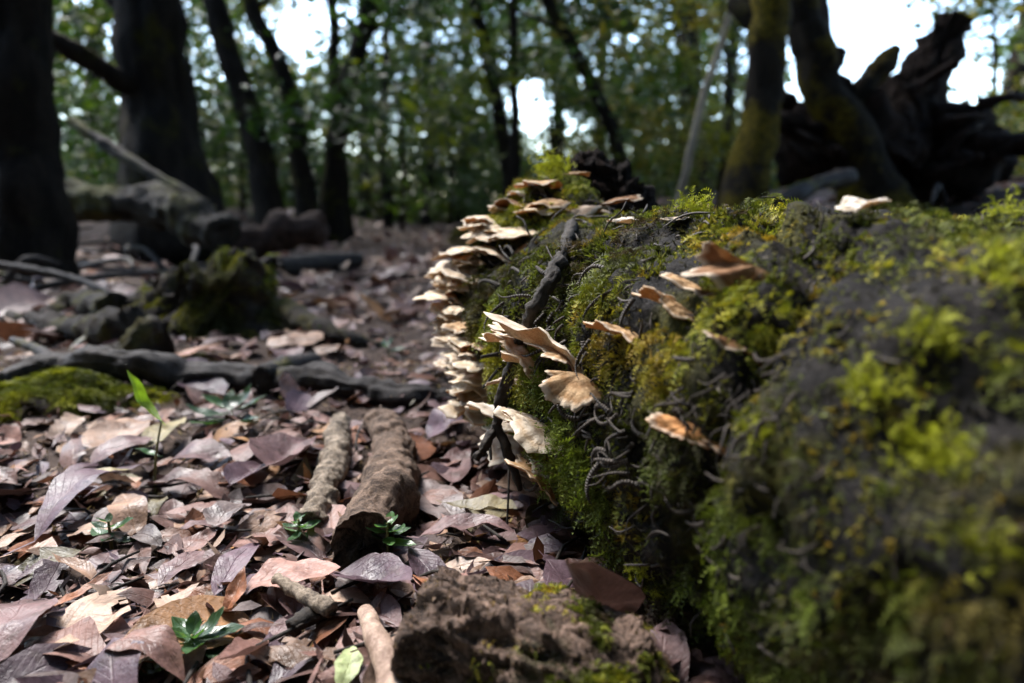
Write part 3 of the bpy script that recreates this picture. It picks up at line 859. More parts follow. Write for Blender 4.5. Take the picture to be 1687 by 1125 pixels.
def chunk():
    a, b = gp(704, 1014, .036), gp(985, 1140, .022)
    e = b + (b - a) * 0.25
    V, Fc = tube([a, a * .6 + b * .4, b, e], np.array([.031, .036, .038, .036, .032, .027, .014]) * 1.03, 120, .0042, 30, 12, 200, .010, ridge=.0042, nrid=25, peel=.0028, wob=.006)
    ax0 = norm(e - a); al = (V - a) @ ax0; ra = V - a - al[:, None] * ax0
    fib = fbm(ra * 75 + ax0 * (al * 9)[:, None], 1.0, 4, 14, .6)
    V = V + norm(ra) * (.0034 * fib - .006 * sstep(.25, .55, fbm(ra * 30 + ax0 * (al * 14)[:, None], 1.0, 3, 15)))[:, None]
    V = V + np.stack([fbm(V, 170, 2, s) for s in (1, 2, 3)], -1) * .0016
    t = thing("wood_chunk", (a + b) / 2 * [1, 1, 0], "crumbly brown rotten wood chunk lying in front of the log at the bottom", "wood chunk")
    obj("wood", (V, Fc), M_CHUNK, t)
    mid_ = (a + b) / 2; ax = norm(b - a)
    p, n = sample_surface(V, Fc, 5200, lambda ce, nr: sstep(-.2, .5, nr[:, 2] - 0.2 * nr[:, 1]) * sstep(-.02, .07, (ce - mid_) @ ax + .03 * fbm(ce, 40, 3, 61)) * sstep(-.1, .35, fbm(ce, 45, 3, 60)))
    n = np.where((n[:, 2] < 0)[:, None], -n, n)
    obj("moss_fronds", fronds(p, n, rng.uniform(.003, .007, len(p)), pick_col(p, MOSS, 40, 62)), M_MOSS, t, kind="stuff")
    p, n = sample_surface(V, Fc, 5000)
    obj("wood_crumbs", stars(p, n, rng.uniform(.001, .0028, len(p)), pick_col(p, [(.03, .02, .015), (.14, .09, .065), (.30, .21, .16)], 90, 63), 4, 1.5), M_MOSS, t, kind="stuff")
chunk()

def peel(path, rad, arc, label, seed, c0=0.0):
    path = smooth_path(path, 26); t, N, B = frames(path)
    r = np.interp(np.linspace(0, 1, 26), np.linspace(0, 1, len(rad)), rad)
    a = np.linspace(-arc, arc, 12) + c0
    up = np.array([0, 0, 1.0]); sN = norm(np.cross(t, up)); uN = np.cross(sN, t)
    d = sN[:, None] * np.sin(a)[None, :, None] + uN[:, None] * np.cos(a)[None, :, None]
    o = path[:, None] + d * r[:, None, None] * (1 + .12 * fbm(path[:, None] + d * .01, 80, 3, seed))[..., None]
    i_ = o - d * .0022
    V = np.concatenate([o.reshape(-1, 3), i_.reshape(-1, 3)]); n = 26 * 12
    i = np.arange(25)[:, None]; j = np.arange(11)[None, :]
    q = np.stack([i * 12 + j, (i + 1) * 12 + j, (i + 1) * 12 + j + 1, i * 12 + j + 1], -1).reshape(-1, 4)
    f = [list(x) for x in q] + [list(x[::-1] + n) for x in q]
    for k in range(25):
        for e in (0, 11): f.append([k * 12 + e, (k + 1) * 12 + e, (k + 1) * 12 + e + n, k * 12 + e + n])
    for k in range(11):
        for e in (0, 25): f.append([e * 12 + k, e * 12 + k + 1, e * 12 + k + 1 + n, e * 12 + k + n])
    obj("bark_peel", (V, f), M_PEEL, origin=path[0] * [1, 1, 0], label=label, cat="bark piece")
peel([gp(602, 1008, .020), gp(620, 1050, .022), gp(640, 1100, .020), gp(650, 1150, .016)], [.005, .0065, .0075, .008], 2.0, "curled pinkish tan strip of bark left of the wood chunk", 71)
peel([gp(655, 1060, .004), gp(690, 1110, .006), gp(720, 1160, .006)], [.010, .014, .014], 1.0, "flat tan bark scrap tucked under the wood chunk", 72)

stick("short_twig", [gp(456, 953, .026), gp(490, 975, .024), gp(520, 992, .022), gp(548, 1004, .020)], [.0042, .0048, .0052, .0058], M_STICK, "short pale grey twig with split end in front of the broad pinkish leaf", "twig", sides=10, rough=.0012, rs=200, segs=24, seed=14)
stick("charred_twig", [gp(540, 1003, .016), gp(510, 1014, .016), gp(478, 1036, .015)], [.0055, .0060, .0055], M_TWIG, "short black twig stub crossing under the pale grey twig", "twig", sides=10, rough=.0012, rs=200, segs=20, seed=15)
stick("pale_twig", [gp(345, 1055, .010), gp(378, 1074, .008), gp(408, 1082, .007)], [.0018, .0024, .0026], M_PALE, "thin white twig sticking out behind the largest green seedling", "twig", sides=8, rough=.0004, segs=10)

br = thing("fallen_branch", gp(400, 650, 0) * [1, 1, 0], "long dark grey fallen branch lying across the leaf litter in front of the stump", "branch")
bp = [gp(-160, 655, .02), gp(-20, 628, .024), gp(95, 603, .028), gp(215, 606, .026), gp(400, 618, .024), gp(520, 628, .022), gp(640, 640, .020), gp(770, 648, .014)]
obj("main_stem", tube(bp, [.016, .019, .022, .026, .022, .020, .016, .011], 30, .008, 22, 18, 160, .01, .012, ridge=.006, nrid=9, peel=.003), M_GREYB, br)
obj("side_branch", tube([gp(430, 620, .03), gp(480, 600, .03), gp(520, 592, .026)], [.016, .015, .010], 14, .004, 40, 19, 20), M_GREYB, br)
obj("side_branch", tube([gp(95, 603, .03), gp(60, 575, .05), gp(20, 560, .05)], [.012, .009, .006], 12, .003, 40, 20, 20), M_GREYB, br)
stick("leaning_stick", [gp(185, 592, .01), gp(215, 574, .03), gp(253, 552, .05)], [.008, .008, .007], M_STICK, "pale short stick propped at the foot of the mossy stump", "stick", sides=10, segs=14)
stick("bare_branch", [P(-60, 428, 1.9), P(60, 446, 1.85), P(130, 462, 1.8), P(200, 490, 1.7)], [.010, .011, .010, .007], M_GREYB, "thin grey bare branch reaching in from the left edge behind the stump", "branch", sides=10, segs=30, rough=.003, rs=40)
stick("fallen_pole", [gp(455, 440, .04), gp(520, 433, .045), gp(590, 428, .04)], [.04, .045, .04], M_GREYB, "grey fallen pole lying on the path behind the stump", "branch", segs=24, rough=.006, rs=18)
stick("fallen_pole", [gp(560, 462, .012), gp(640, 458, .014), gp(720, 452, .012)], [.011, .013, .010], M_TRUNK, "thin dark stick across the leafy path beyond the stump", "branch", segs=24, rough=.003, rs=30)

# ------------------------------------------------------------------ mossy stump
def stump():
    c = gp(318, 548, 0)
    t = thing("tree_stump", c, "broken mossy stump with hollow side and spreading roots left of the path", "stump")
    nh, na = 46, 110
    h = np.linspace(0, 1, nh); a = np.linspace(0, 2 * np.pi, na, endpoint=False)
    Hh, A = np.meshgrid(h, a, indexing='ij')
    roots = sum(wt * np.exp(-((np.angle(np.exp(1j * (A - r0)))) / wd) ** 2) for r0, wt, wd in ((-.25, .8, .35), (3.3, .9, .4), (-1.45, .5, .35), (-2.2, .8, .28), (1.4, .7, .5), (-.9, .35, .2)))
    rad = .098 + .035 * np.cos(A * 2 + .3) + roots * .20 * (1 - Hh) ** 2.0 + .03 * roots * (1 - Hh)
    pos = np.stack([c[0] + np.cos(A) * rad, c[1] + np.sin(A) * rad, Hh * .2], -1)
    rad = rad + .045 * fbm(pos, 13, 4, 81) + .010 * fbm(pos, 60, 3, 82) + .012 * np.abs(np.sin(A * 9 + 3 * fbm(pos, 6, 2, 83)))
    topz = .165 + .035 * np.sin(A * 1.0 + .9) + .030 * fbm(np.stack([np.cos(A), np.sin(A), A * 0], -1), 4, 4, 84)
    tilt = Hh[..., None] * np.array([.045, .02, 0])
    V = np.stack([c[0] + np.cos(A) * rad, c[1] + np.sin(A) * rad, float(c[2]) - .02 + Hh * topz], -1) + tilt
    # hollow top
    inner = []
    for k, (fr, dz) in enumerate(((.8, .0), (.6, -.05), (.25, -.09))):
        rg = V[-1] * fr + V[-1].mean(0) * (1 - fr); rg = rg + [0, 0, dz]; inner.append(rg + (fbm(rg, 30, 2, 85) * .012)[:, None])
    V = np.concatenate([V] + [x[None] for x in inner]); nt_ = len(V)
    i = np.arange(nt_ - 1)[:, None]; j = np.arange(na)[None, :]
    q = np.stack([i * na + j, i * na + (j + 1) % na, (i + 1) * na + (j + 1) % na, (i + 1) * na + j], -1).reshape(-1, 4)
    q = [list(x) for x in q] + [list(range((nt_ - 1) * na, nt_ * na))]
    V = V.reshape(-1, 3)
    m = mat_bark("stump_wood", (.007, .005, .004), (.055, .042, .032), .42, ((.03, .03, .008), (.12, .10, .015)), 30, .5, .015)
    obj("wood", (V, q), m, t)
    rt = [[gp(455, 520, .03), gp(500, 535, .02), gp(555, 556, .012), gp(625, 572, .0)], [gp(215, 545, .04), gp(140, 545, .03), gp(60, 530, .02), gp(-20, 520, .0)],
          [gp(260, 560, .04), gp(215, 575, .03), gp(175, 590, 0)], [gp(195, 520, .05), gp(120, 500, .04), gp(40, 560, .0)]]
    for k, p in enumerate(rt):
        obj("root", tube(p, [.044, .030, .018, .006], 18, .012, 26, 90 + k, 44, ridge=.008), m, t)
    p, n = sample_surface(V, q, 9000, lambda ce, nr: sstep(-.3, .6, nr[:, 2] + .4 * (ce[:, 0] < c[0])) * sstep(-.05, .35, fbm(ce, 14, 3, 86)) * (nr[:, 1] < .6))
    obj("moss_fronds", fronds(p, n, rng.uniform(.007, .016, len(p)), pick_col(p, [(.03, .03, .01), (.06, .06, .012), (.12, .115, .015), (.20, .17, .02), (.16, .18, .02)], 12, 87)), M_MOSS, t, kind="stuff")
stump()

# moss cushion on the ground at the left edge
def cushion(cx, cy, rx, ry, n, name, label, tab, L=(.010, .022), h=.03):
    c = gp(cx, cy, 0)
    a = rng.uniform(0, 2 * np.pi, n); r = np.sqrt(rng.random(n)) * (1 + .25 * np.sin(a * 3 + 1) + .15 * np.sin(a * 7))
    x, y = c[0] + np.cos(a) * r * rx, c[1] + np.sin(a) * r * ry
    p = np.stack([x, y, gz(x, y)], -1); p[:, 2] += h * np.clip(1 - r ** 2, 0, 1) + .012 * np.clip(fbm(p, 30, 2, 91), -.5, 1)
    nn = norm(np.stack([np.cos(a) * r, np.sin(a) * r, np.full(n, 1.2)], -1))
    obj(name, fronds(p, nn, rng.uniform(*L, n), pick_col(p, tab, 22, 92), .35), M_MOSS, origin=c, label=label, cat="moss")
YM = [(.05, .055, .01), (.10, .11, .012), (.18, .18, .018), (.26, .25, .025)]
cushion(55, 668, .13, .085, 5200, "moss_patch", "bright yellow-green moss cushion on the ground at the left edge", YM)
cushion(305, 600, .05, .022, 600, "moss_patch", "small yellow moss strip behind the long fallen branch", YM, (.008, .014), .012)
cushion(770, 405, .16, .16, 3500, "moss_patch", "blurred olive mossy mound behind the left end of the log", [(.03, .03, .01), (.06, .06, .012), (.12, .11, .02)], (.02, .04), .16)

# ------------------------------------------------------------------ leaves on the forest floor
LEAFCOL = {"pinkish brown": (.25, .155, .125), "mauve brown": (.20, .135, .13), "purplish": (.135, .095, .115), "dark brown": (.085, .05, .04), "rust": (.22, .10, .05),
           "tan": (.36, .25, .165), "pale beige": (.46, .36, .26), "ochre": (.36, .20, .075), "greyish": (.22, .19, .175), "pinkish": (.34, .215, .17), "olive": (.20, .185, .09), "orange-brown": (.34, .155, .075)}
LEAFCOL = {k: (v[0] * .90, v[1] * .79, v[2] * .79) for k, v in LEAFCOL.items()}
def leaf_geo(kind, seed, nu=14, nv=6, torn=0.0, fold=None, bend=None, curl=None, asp=None):
    """unit-length leaf along +x, returns verts, faces, uv"""
    g = np.random.default_rng(seed)
    u = np.linspace(0, 1, nu + 1); v = np.linspace(-1, 1, nv + 1)
    if kind == "lance": wd = np.sin(np.pi * u ** .85) ** 1.0 * (1 - .25 * u); W = .13
    elif kind == "broad": wd = np.sin(np.pi * np.clip(u, 0, 1) ** .8) ** .62; W = .30
    elif kind == "oval": wd = np.sin(np.pi * u ** .95) ** .8; W = .22
    elif kind == "obovate": wd = np.sin(np.pi * u ** 1.35) ** .8; W = .24
    else: wd = np.clip(np.sin(np.pi * u) * 4, 0, 1) ** .5 * (1 + .3 * g.normal(size=nu + 1) * .4); W = .2
    if asp: W = asp
    wd = np.maximum(wd, .012)
    U, Vv = np.meshgrid(u, v, indexing='ij')
    wave = g.uniform(.0, .10)
    edge = 1 + wave * np.sin(U * g.uniform(9, 20) + g.uniform(0, 6) + (Vv > 0) * 2) * np.abs(Vv) + .05 * fbm(np.stack([U, Vv, U * 0 + seed % 97], -1), 5, 2, seed % 91)
    Y = Vv * wd[:, None] * W * edge
    sx = g.uniform(-.12, .12)
    Y = Y + sx * np.sin(np.pi * U)
    fo = g.uniform(-.12, .5) if fold is None else fold
    be = g.uniform(-.10, .14) if bend is None else bend
    cu = g.uniform(-.25, .35) if curl is None else curl
    Z = fo * np.abs(Y - sx * np.sin(np.pi * U)) ** 1.2 * 1.2 + be * np.sin(np.pi * U) + cu * np.clip(U - .6, 0, 1) ** 2 * 1.2
    Z = Z + .05 * fbm(np.stack([U, Y, U * 0 + seed % 89], -1), 4, 3, seed % 83) + g.uniform(-.2, .2) * Y * (U - .4)
    V = np.stack([U, Y, Z], -1).reshape(-1, 3); uv = np.stack([U, Vv * .5 + .5], -1).reshape(-1, 2)
    i = np.arange(nu)[:, None]; j = np.arange(nv)[None, :]
    q = np.stack([i * (nv + 1) + j, (i + 1) * (nv + 1) + j, (i + 1) * (nv + 1) + j + 1, i * (nv + 1) + j + 1], -1).reshape(-1, 4)
    if torn:
        ce = V[q].mean(1); m = fbm(ce + seed % 77, 4.5, 3, seed % 71) - torn * 0.6 + .9 * np.maximum(np.abs(uv[q].mean(1)[:, 1] - .5) * 2 - .55, 0) + .5 * np.maximum(ce[:, 0] - .75, 0) < .32 - torn * .35
        if m.sum() > len(q) * .35: q = q[m]
    if kind != "strip":
        n = len(V)
        pl = g.uniform(.08, .2)
        s = np.array([[0, .008, 0], [0, -.008, 0], [-pl, -.006, .02], [-pl, .006, .02]]); V = np.concatenate([V, s + [0, 0, V[nv // 2][2]]]); uv = np.concatenate([uv, np.full((4, 2), .5)])
        q = np.concatenate([q, [[n, n + 3, n + 2, n + 1]]])
    return V, q, uv

LANDMARKS = [("the grey-brown stick", (545, 780)), ("the thick rotten branch", (650, 800)), ("the wood chunk", (760, 990)), ("the tall seedling", (262, 740)), ("the bottom seedling", (320, 1080)),
             ("the small left seedling", (185, 900)), ("the pinkish bark strip", (620, 1080)), ("the long fallen branch", (360, 655)), ("the yellow-green moss", (70, 700)), ("the mossy stump", (380, 560)),
             ("the lower mushrooms", (840, 790)), ("the mossy log's foot", (960, 920)), ("the lower left corner", (40, 1060)), ("the dark green plant", (380, 700)), ("the pale grey twig", (500, 985)), ("the path by the log", (690, 560)), ("the left edge", (30, 860)), ("the black twig stub", (500, 1040))]
LM = [(n, gp(*p, 0)) for n, p in LANDMARKS]
GL = "fallen dead leaves on the forest floor"
leaf_count = {}
def word_for(size): return "tiny" if size < .03 else "small" if size < .048 else "medium" if size < .07 else "large"
SHAPEW = {"lance": "narrow pointed", "broad": "broad", "oval": "oval", "obovate": "blunt-tipped", "strip": "ragged"}
def put_leaf(me, p, heading, size, pitch, roll, cname, c, label, wscale=1.0):
    o = bpy.data.objects.new("fallen_leaf", me); col.objects.link(o)
    o.location = p
    o.rotation_euler = (Matrix.Rotation(heading, 3, 'Z') @ Matrix.Rotation(-pitch, 3, 'Y') @ Matrix.Rotation(roll, 3, 'X')).to_euler()
    o.scale = (size, size * wscale, size)
    o.color = (*c, 1)
    return tag(o, label, "leaf", GL)

def hero(bx, by, tx, ty, kind, cname, label, asp=None, lift=.012, roll=0, seed=None, torn=0, fold=None, bend=None, curl=None, tlift=None, cmul=1.0, mat=None):
    b = gp(bx, by, lift); tip = gp(tx, ty, tlift if tlift is not None else lift)
    d = tip - b; size = np.linalg.norm(d)
    HEROC.append(((b + tip)[:2] / 2, size))
    sd = seed if seed is not None else int(rng.integers(1e6))
    V, q, uv = leaf_geo(kind, sd, 18, 10, torn, fold, bend, curl, asp)
    me = mesh_from("fallen_leaf", V, q, uv=uv); me.materials.append(mat or M_LEAF)
    c = tuple(x * cmul for x in LEAFCOL[cname])
    return put_leaf(me, b, math.atan2(d[1], d[0]), size, math.asin(d[2] / size), R(roll), cname, c, label)

HEROC = []
HERO = [
 (82, 1048, 330, 965, "broad", "pale beige", "large torn pale beige leaf with ragged holes, lower left", dict(asp=.27, torn=.35, fold=.05, bend=.02, curl=0, lift=.016)),
 (402, 965, 562, 940, "broad", "pinkish", "broad smooth pinkish leaf behind the pale grey twig", dict(asp=.26, fold=.15, bend=.05, lift=.020, cmul=1.35)),
 (102, 812, 222, 776, "oval", "olive", "pale yellow-green curled leaf left of the tall seedling", dict(asp=.16, fold=.5, bend=.08, lift=.03, cmul=2.0)),
 (55, 880, 262, 762, "lance", "purplish", "long dark purple leaf running below the yellow-green curled leaf", dict(asp=.14, fold=.3, lift=.022)),
 (22, 920, 222, 848, "oval", "tan", "long tan leaf with yellow decay under the purple leaf", dict(asp=.17, fold=.05, torn=.1, lift=.018, cmul=1.15)),
 (-20, 905, 70, 862, "oval", "pale beige", "whitish leaf cut by the left edge", dict(asp=.22, lift=.016)),
 (352, 972, 428, 888, "oval", "purplish", "dark purple-brown leaf with a yellow streak in front of the stick", dict(asp=.17, fold=.2, lift=.020, cmul=1.2)),
 (395, 900, 470, 838, "broad", "pinkish brown", "pinkish-red leaf leaning beside the small seedling by the stick", dict(asp=.3, lift=.016)),
 (560, 948, 678, 958, "broad", "purplish", "glossy folded purple leaf in front of the hollow branch end", dict(asp=.27, fold=.6, lift=.016, tlift=.03, cmul=.85)),
 (160, 1088, 305, 1120, "oval", "pinkish brown", "arched brown leaf curling over at the bottom beside the seedling", dict(asp=.22, bend=.28, lift=.012)),
 (60, 1020, 185, 940, "strip", "orange-brown", "long narrow orange-brown strip of leaf at lower left", dict(asp=.06, lift=.022)),
 (-30, 1100, 60, 985, "broad", "mauve brown", "large mauve leaf bending up at the lower left edge", dict(asp=.25, bend=.15, lift=.02)),
 (370, 1010, 402, 930, "lance", "orange-brown", "small pointed orange leaf fragment standing up", dict(asp=.22, lift=.012, tlift=.03)),
 (985, 1040, 945, 930, "oval", "dark brown", "large dark brown leaf standing against the foot of the mossy log", dict(asp=.30, lift=.010, tlift=.075, fold=.35, bend=.05, cmul=1.3)),
 (940, 1030, 880, 960, "broad", "dark brown", "dark brown leaf flat beneath the standing leaf", dict(asp=.3, lift=.01, cmul=1.1)),
 (728, 822, 852, 840, "obovate", "olive", "ochre lobed leaf with strong veins near the hanging stalk", dict(asp=.22, fold=.5, lift=.025, cmul=1.1)),
 (690, 890, 850, 880, "broad", "mauve brown", "wide wrinkled mauve-brown leaf behind the wood chunk", dict(asp=.17, lift=.018)),
 (765, 915, 890, 925, "lance", "dark brown", "long brown folded leaf above the wood chunk", dict(asp=.16, fold=.5, lift=.02, cmul=1.3)),
 (705, 720, 765, 660, "broad", "purplish", "upright slate-purple leaf near the frilled mushrooms", dict(asp=.34, lift=.012, tlift=.045, cmul=1.2)),
 (745, 800, 775, 728, "lance", "mauve brown", "mauve forked leaf pointing away by the lower mushrooms", dict(asp=.2, lift=.012, tlift=.02)),
 (440, 770, 510, 720, "broad", "mauve brown", "cupped mauve leaf left of the grey-brown stick's far end", dict(asp=.36, fold=.7, bend=-.1, lift=.025)),
 (350, 805, 385, 755, "oval", "rust", "rusty leaf standing among mauve ones beside the tall seedling", dict(asp=.28, lift=.01, tlift=.025, cmul=1.3)),
 (380, 800, 430, 762, "broad", "purplish", "crumpled slate leaf right of the rusty standing leaf", dict(asp=.3, fold=.6, lift=.018)),
 (150, 745, 245, 690, "broad", "tan", "large tan leaf behind the yellow-green curled leaf", dict(asp=.26, lift=.02)),
 (150, 765, 255, 730, "broad", "mauve brown", "large mauve leaf between the tan one and the tall seedling", dict(asp=.24, lift=.018)),
 (500, 660, 470, 610, "broad", "pinkish brown", "pinkish leaf standing in front of the long fallen branch", dict(asp=.36, lift=.01, tlift=.05)),
 (505, 670, 560, 640, "broad", "greyish", "grey-violet leaf leaning beside the pinkish standing leaf", dict(asp=.3, lift=.012, tlift=.03)),
 (232, 745, 305, 690, "oval", "olive", "pale bluish-green leaf at the tall seedling's foot", dict(asp=.16, lift=.022, cmul=1.7)),
 (260, 960, 335, 905, "oval", "mauve brown", "mauve leaf with squared outline in the middle litter", dict(asp=.26, lift=.016)),
 (290, 915, 355, 870, "broad", "pinkish brown", "pinkish-brown leaf behind the squared mauve leaf", dict(asp=.3, lift=.015)),
 (355, 870, 410, 835, "broad", "greyish", "grey leaf pair centre of the litter left of the stick", dict(asp=.3, lift=.016)),
 (380, 1050, 470, 1030, "lance", "dark brown", "long reddish-brown leaf edge-on left of the black twig stub", dict(asp=.12, fold=.6, lift=.014, cmul=1.5)),
 (80, 575, 5, 592, "oval", "pale beige", "blurred beige leaf by the left edge behind the fallen branch", dict(asp=.25, lift=.03)),
 (230, 590, 370, 560, "lance", "orange-brown", "long rusty leaf below the stump", dict(asp=.14, lift=.02, tlift=.04)),
 (450, 570, 520, 545, "broad", "tan", "round tan leaf right of the stump's base", dict(asp=.34, lift=.02)),
 (1010, 1060, 1110, 1110, "oval", "tan", "tan leaf poking out right of the wood chunk's end", dict(asp=.16, lift=.014)),
 (1000, 870, 900, 890, "broad", "dark brown", "dark leaf in the shade under the mossy log", dict(asp=.26, lift=.015, cmul=1.4)),
 (760, 860, 690, 790, "oval", "greyish", "grey-green oval leaf behind the ochre veined leaf", dict(asp=.2, lift=.012)),
]
for bx, by, tx, ty, k, cn, lab, kw in HERO:
    hero(bx, by, tx, ty, k, cn, lab, **kw)
def yellow_leaf():
    p = gp(570, 1112, .012)
    V, q, uv = leaf_geo("oval", 5, 14, 8, 0, .3, .05, .1, .27)
    me = mesh_from("fallen_leaf", V, q, uv=uv); me.materials.append(M_LEAF)
    put_leaf(me, p - [0, .012, 0], R(88), .027, R(18), 0, "", (.42, .48, .22), "small round pale green leaf at the bottom edge left of the bark strip")
yellow_leaf()

shared = []
for k in range(28):
    kind = ["broad", "oval", "lance", "obovate", "broad", "oval", "strip"][k % 7]
    state = ["lying flat", "curled", "folded", "torn"][k % 4]
    kw = [dict(fold=.05, bend=.03, curl=.05), dict(fold=.25, bend=.2, curl=.5), dict(fold=.75), dict(torn=.28, fold=.1)][k % 4]
    V, q, uv = leaf_geo(kind, 500 + k * 7, 12, 6, **kw)
    me = mesh_from("fallen_leaf", V, q, uv=uv); me.materials.append(M_LEAF)
    shared.append((me, kind, state))
names = list(LEAFCOL)
wts = np.array([.20, .17, .12, .13, .07, .09, .05, .04, .04, .11, .02, .04]); wts /= wts.sum()
KEEP = [(gp(578, 698, .013)[:2], gp(516, 862, .012)[:2]), (gp(636, 692, .024)[:2], gp(594, 905, .026)[:2]), (gp(456, 953, .01)[:2], gp(548, 1004, .01)[:2]), (gp(700, 1000, .02)[:2], gp(1000, 1090, .02)[:2]),
        (gp(330, 1085, 0)[:2], gp(331, 1086, 0)[:2]), (gp(600, 1010, 0)[:2], gp(650, 1120, 0)[:2])]
def seg_dist(p, a, b):
    t = np.clip(np.dot(p - a, b - a) / max(np.dot(b - a, b - a), 1e-9), 0, 1)
    return np.linalg.norm(p - a - t * (b - a))
def random_leaves(n):
    made = 0; used = set()
    while made < n:
        x, y = rng.uniform(-40, 1010), 560 + 590 * rng.random() ** .75
        p = gp(x, y, 0)
        rel = (p[:2] - AX0); s = rel @ AXD; perp = rel @ np.array([AXD[1], -AXD[0]])
        if perp > -.05 and s < .93: continue
        size = float(np.clip(rng.lognormal(math.log(.047), .40), .018, .085))
        if any(seg_dist(p[:2], a_, b_) < .012 + size * .42 for a_, b_ in KEEP): continue
        if any(np.hypot(*(p[:2] - hc)) < .22 * hs + .25 * size for hc, hs in HEROC) and rng.random() < .85: continue
        me, kind, state = shared[int(rng.integers(len(shared)))]
        cn = names[int(rng.choice(len(names), p=wts))]
        c = np.array(LEAFCOL[cn]) * rng.uniform(.55, 1.12)
        near = min(LM, key=lambda l: np.linalg.norm(l[1][:2] - p[:2]))
        d = p[:2] - near[1][:2]
        rel_ = ("left of" if d[0] < 0 else "right of") if abs(d[0]) > abs(d[1]) else ("behind" if d[1] > 0 else "in front of")
        lab = f"{word_for(size)} {cn} {SHAPEW[kind]} leaf {state} {rel_} {near[0]}"
        if lab in used or len(lab.split()) > 16: continue
        used.add(lab)
        p = p + [0, 0, .002 + .011 * rng.random()]
        hd = rng.uniform(0, 2 * np.pi)
        put_leaf(me, p - np.array([math.cos(hd), math.sin(hd), 0]) * size * .5, hd, size, rng.normal() * .20 * min(1, (.045 / size) ** 1.5), rng.normal() * .28 * min(1, (.045 / size) ** 1.5) + (np.pi if rng.random() < .35 else 0), cn, tuple(c), lab, rng.uniform(.8, 1.25))
        made += 1
random_leaves(255)

def litter(n, name, rmin, rmax, size, lift, flat=.25, nu=5, nv=4, exclude=True):
    bases = [leaf_geo(["broad", "oval", "lance", "obovate", "strip"][k % 5], 900 + k, nu, nv, fold=rng.uniform(0, .5)) for k in range(15)]
    V, Q, UV, C = [], [], [], []; off = 0
    ct = np.array([LEAFCOL[k] for k in names])
    for k in range(n):
        th = rng.uniform(-.95, .95); r = rmin * (rmax / rmin) ** rng.random()
        x, y = r * math.sin(th), r * math.cos(th)
        v, q, uv = bases[k % 15]
        sz = size * rng.lognormal(0, .35)
        m = np.array(Matrix.Rotation(rng.uniform(0, 6.28), 3, 'Z') @ Matrix.Rotation(rng.normal() * flat, 3, 'Y') @ Matrix.Rotation(rng.normal() * flat + (3.14 if rng.random() < .3 else 0), 3, 'X'))
        V.append((v - [.5, 0, 0]) @ m.T * sz + [x, y, float(gz(x, y)) + lift * rng.random() + .002])
        Q.append(q + off); off += len(v); UV.append(uv)
        C.append(np.tile(ct[rng.choice(len(ct), p=wts)] * rng.uniform(.6, 1.15), (len(v), 1)))
    obj(name, (np.concatenate(V), np.concatenate(Q), dict(uv=np.concatenate(UV), colr=np.concatenate(C))), M_LITTER, kind="stuff",
        label="layer of brown and mauve dead leaves covering the forest floor" if "litter" in name else "broken scraps of dead leaf strewn over the litter")
litter(3000, "leaf_litter", .30, 2.6, .040, .008, .28)
litter(3600, "leaf_litter", 1.6, 9.0, .085, .03, .35, 3, 2)
litter(2600, "leaf_fragments", .30, 1.8, .017, .016, .5, 3, 2)
def crumbs(n):
    r = .3 * (1.6 / .3) ** rng.random(n); th = rng.uniform(-.8, .8, n)
    x, y = r * np.sin(th), r * np.cos(th)
    p = np.stack([x, y, gz(x, y) + .003], -1)
    c = pick_col(p, [(.03, .02, .015), (.10, .065, .05), (.22, .15, .11), (.40, .31, .23)], 300, 101)
    obj("litter_crumbs", stars(p, np.tile([0, 0, 1.0], (n, 1)), rng.uniform(.003, .010, n), c, 3, 2.5), M_MOSS, kind="stuff", label="crumbs of broken leaf and soil on the forest floor")
crumbs(9000)
def floor_twigs(n):
    V, Q, off = [], [], 0
    for k in range(n):
        r = .35 * (2.5 / .35) ** rng.random(); th = rng.uniform(-.8, .5)
        p = np.array([r * math.sin(th), r * math.cos(th), 0]); a = rng.uniform(0, 6.28); L = rng.uniform(.02, .09)
        e = p + np.array([math.cos(a), math.sin(a), 0]) * L
        p[2] = gz(p[0], p[1]) + .012; e[2] = gz(e[0], e[1]) + .016
        m = (p + e) / 2 + rng.normal(size=3) * .003
        v, f = tube([p, m, e], [.0012, .0015, .0009], 5, segs=5)
        V.append(v); Q += [[i + off for i in ff] for ff in f]; off += len(v)
    obj("fine_twigs", (np.concatenate(V), Q), M_TWIG, kind="stuff", label="fine dark twiglets scattered through the leaf litter")
floor_twigs(160)

# ------------------------------------------------------------------ seedlings
def blade(seed, asp, nu=10, nv=6, bend=-.12, fold=.35):
    V, q, uv = leaf_geo("oval", seed, nu, nv, 0, fold, bend, -.25, asp)
    return V, q, uv
def seedling(base, h, leaves, label, cname, lean=(0, 0), name="seedling"):
    t = thing(name, base, label, "seedling")
    top = base + np.array([lean[0], lean[1], h])
    obj("stem", tube([base - [0, 0, .004], base + np.array([lean[0] * .35, lean[1] * .3, h * .5]), top], [.0016, .0013, .0009], 7, segs=12), M_STALK, t)
    for k, (az, el, L, asp, hf, c) in enumerate(leaves):
        V, q, uv = blade(300 + k * 3 + int(abs(base[0]) * 1000), asp)
        me = mesh_from("leaf", V, q, uv=uv); me.materials.append(M_GREEN)
        o = bpy.data.objects.new("leaf", me); col.objects.link(o); o.parent = t
        o.location = (top - base) * hf
        o.rotation_euler = (Matrix.Rotation(R(az), 3, 'Z') @ Matrix.Rotation(-R(el), 3, 'Y')).to_euler()
        o.scale = (L, L, L); o.color = (*c, 1)
    return t
G1 = (.030, .062, .026); G2 = (.045, .098, .036); G3 = (.06, .13, .036); G4 = (.10, .17, .02)
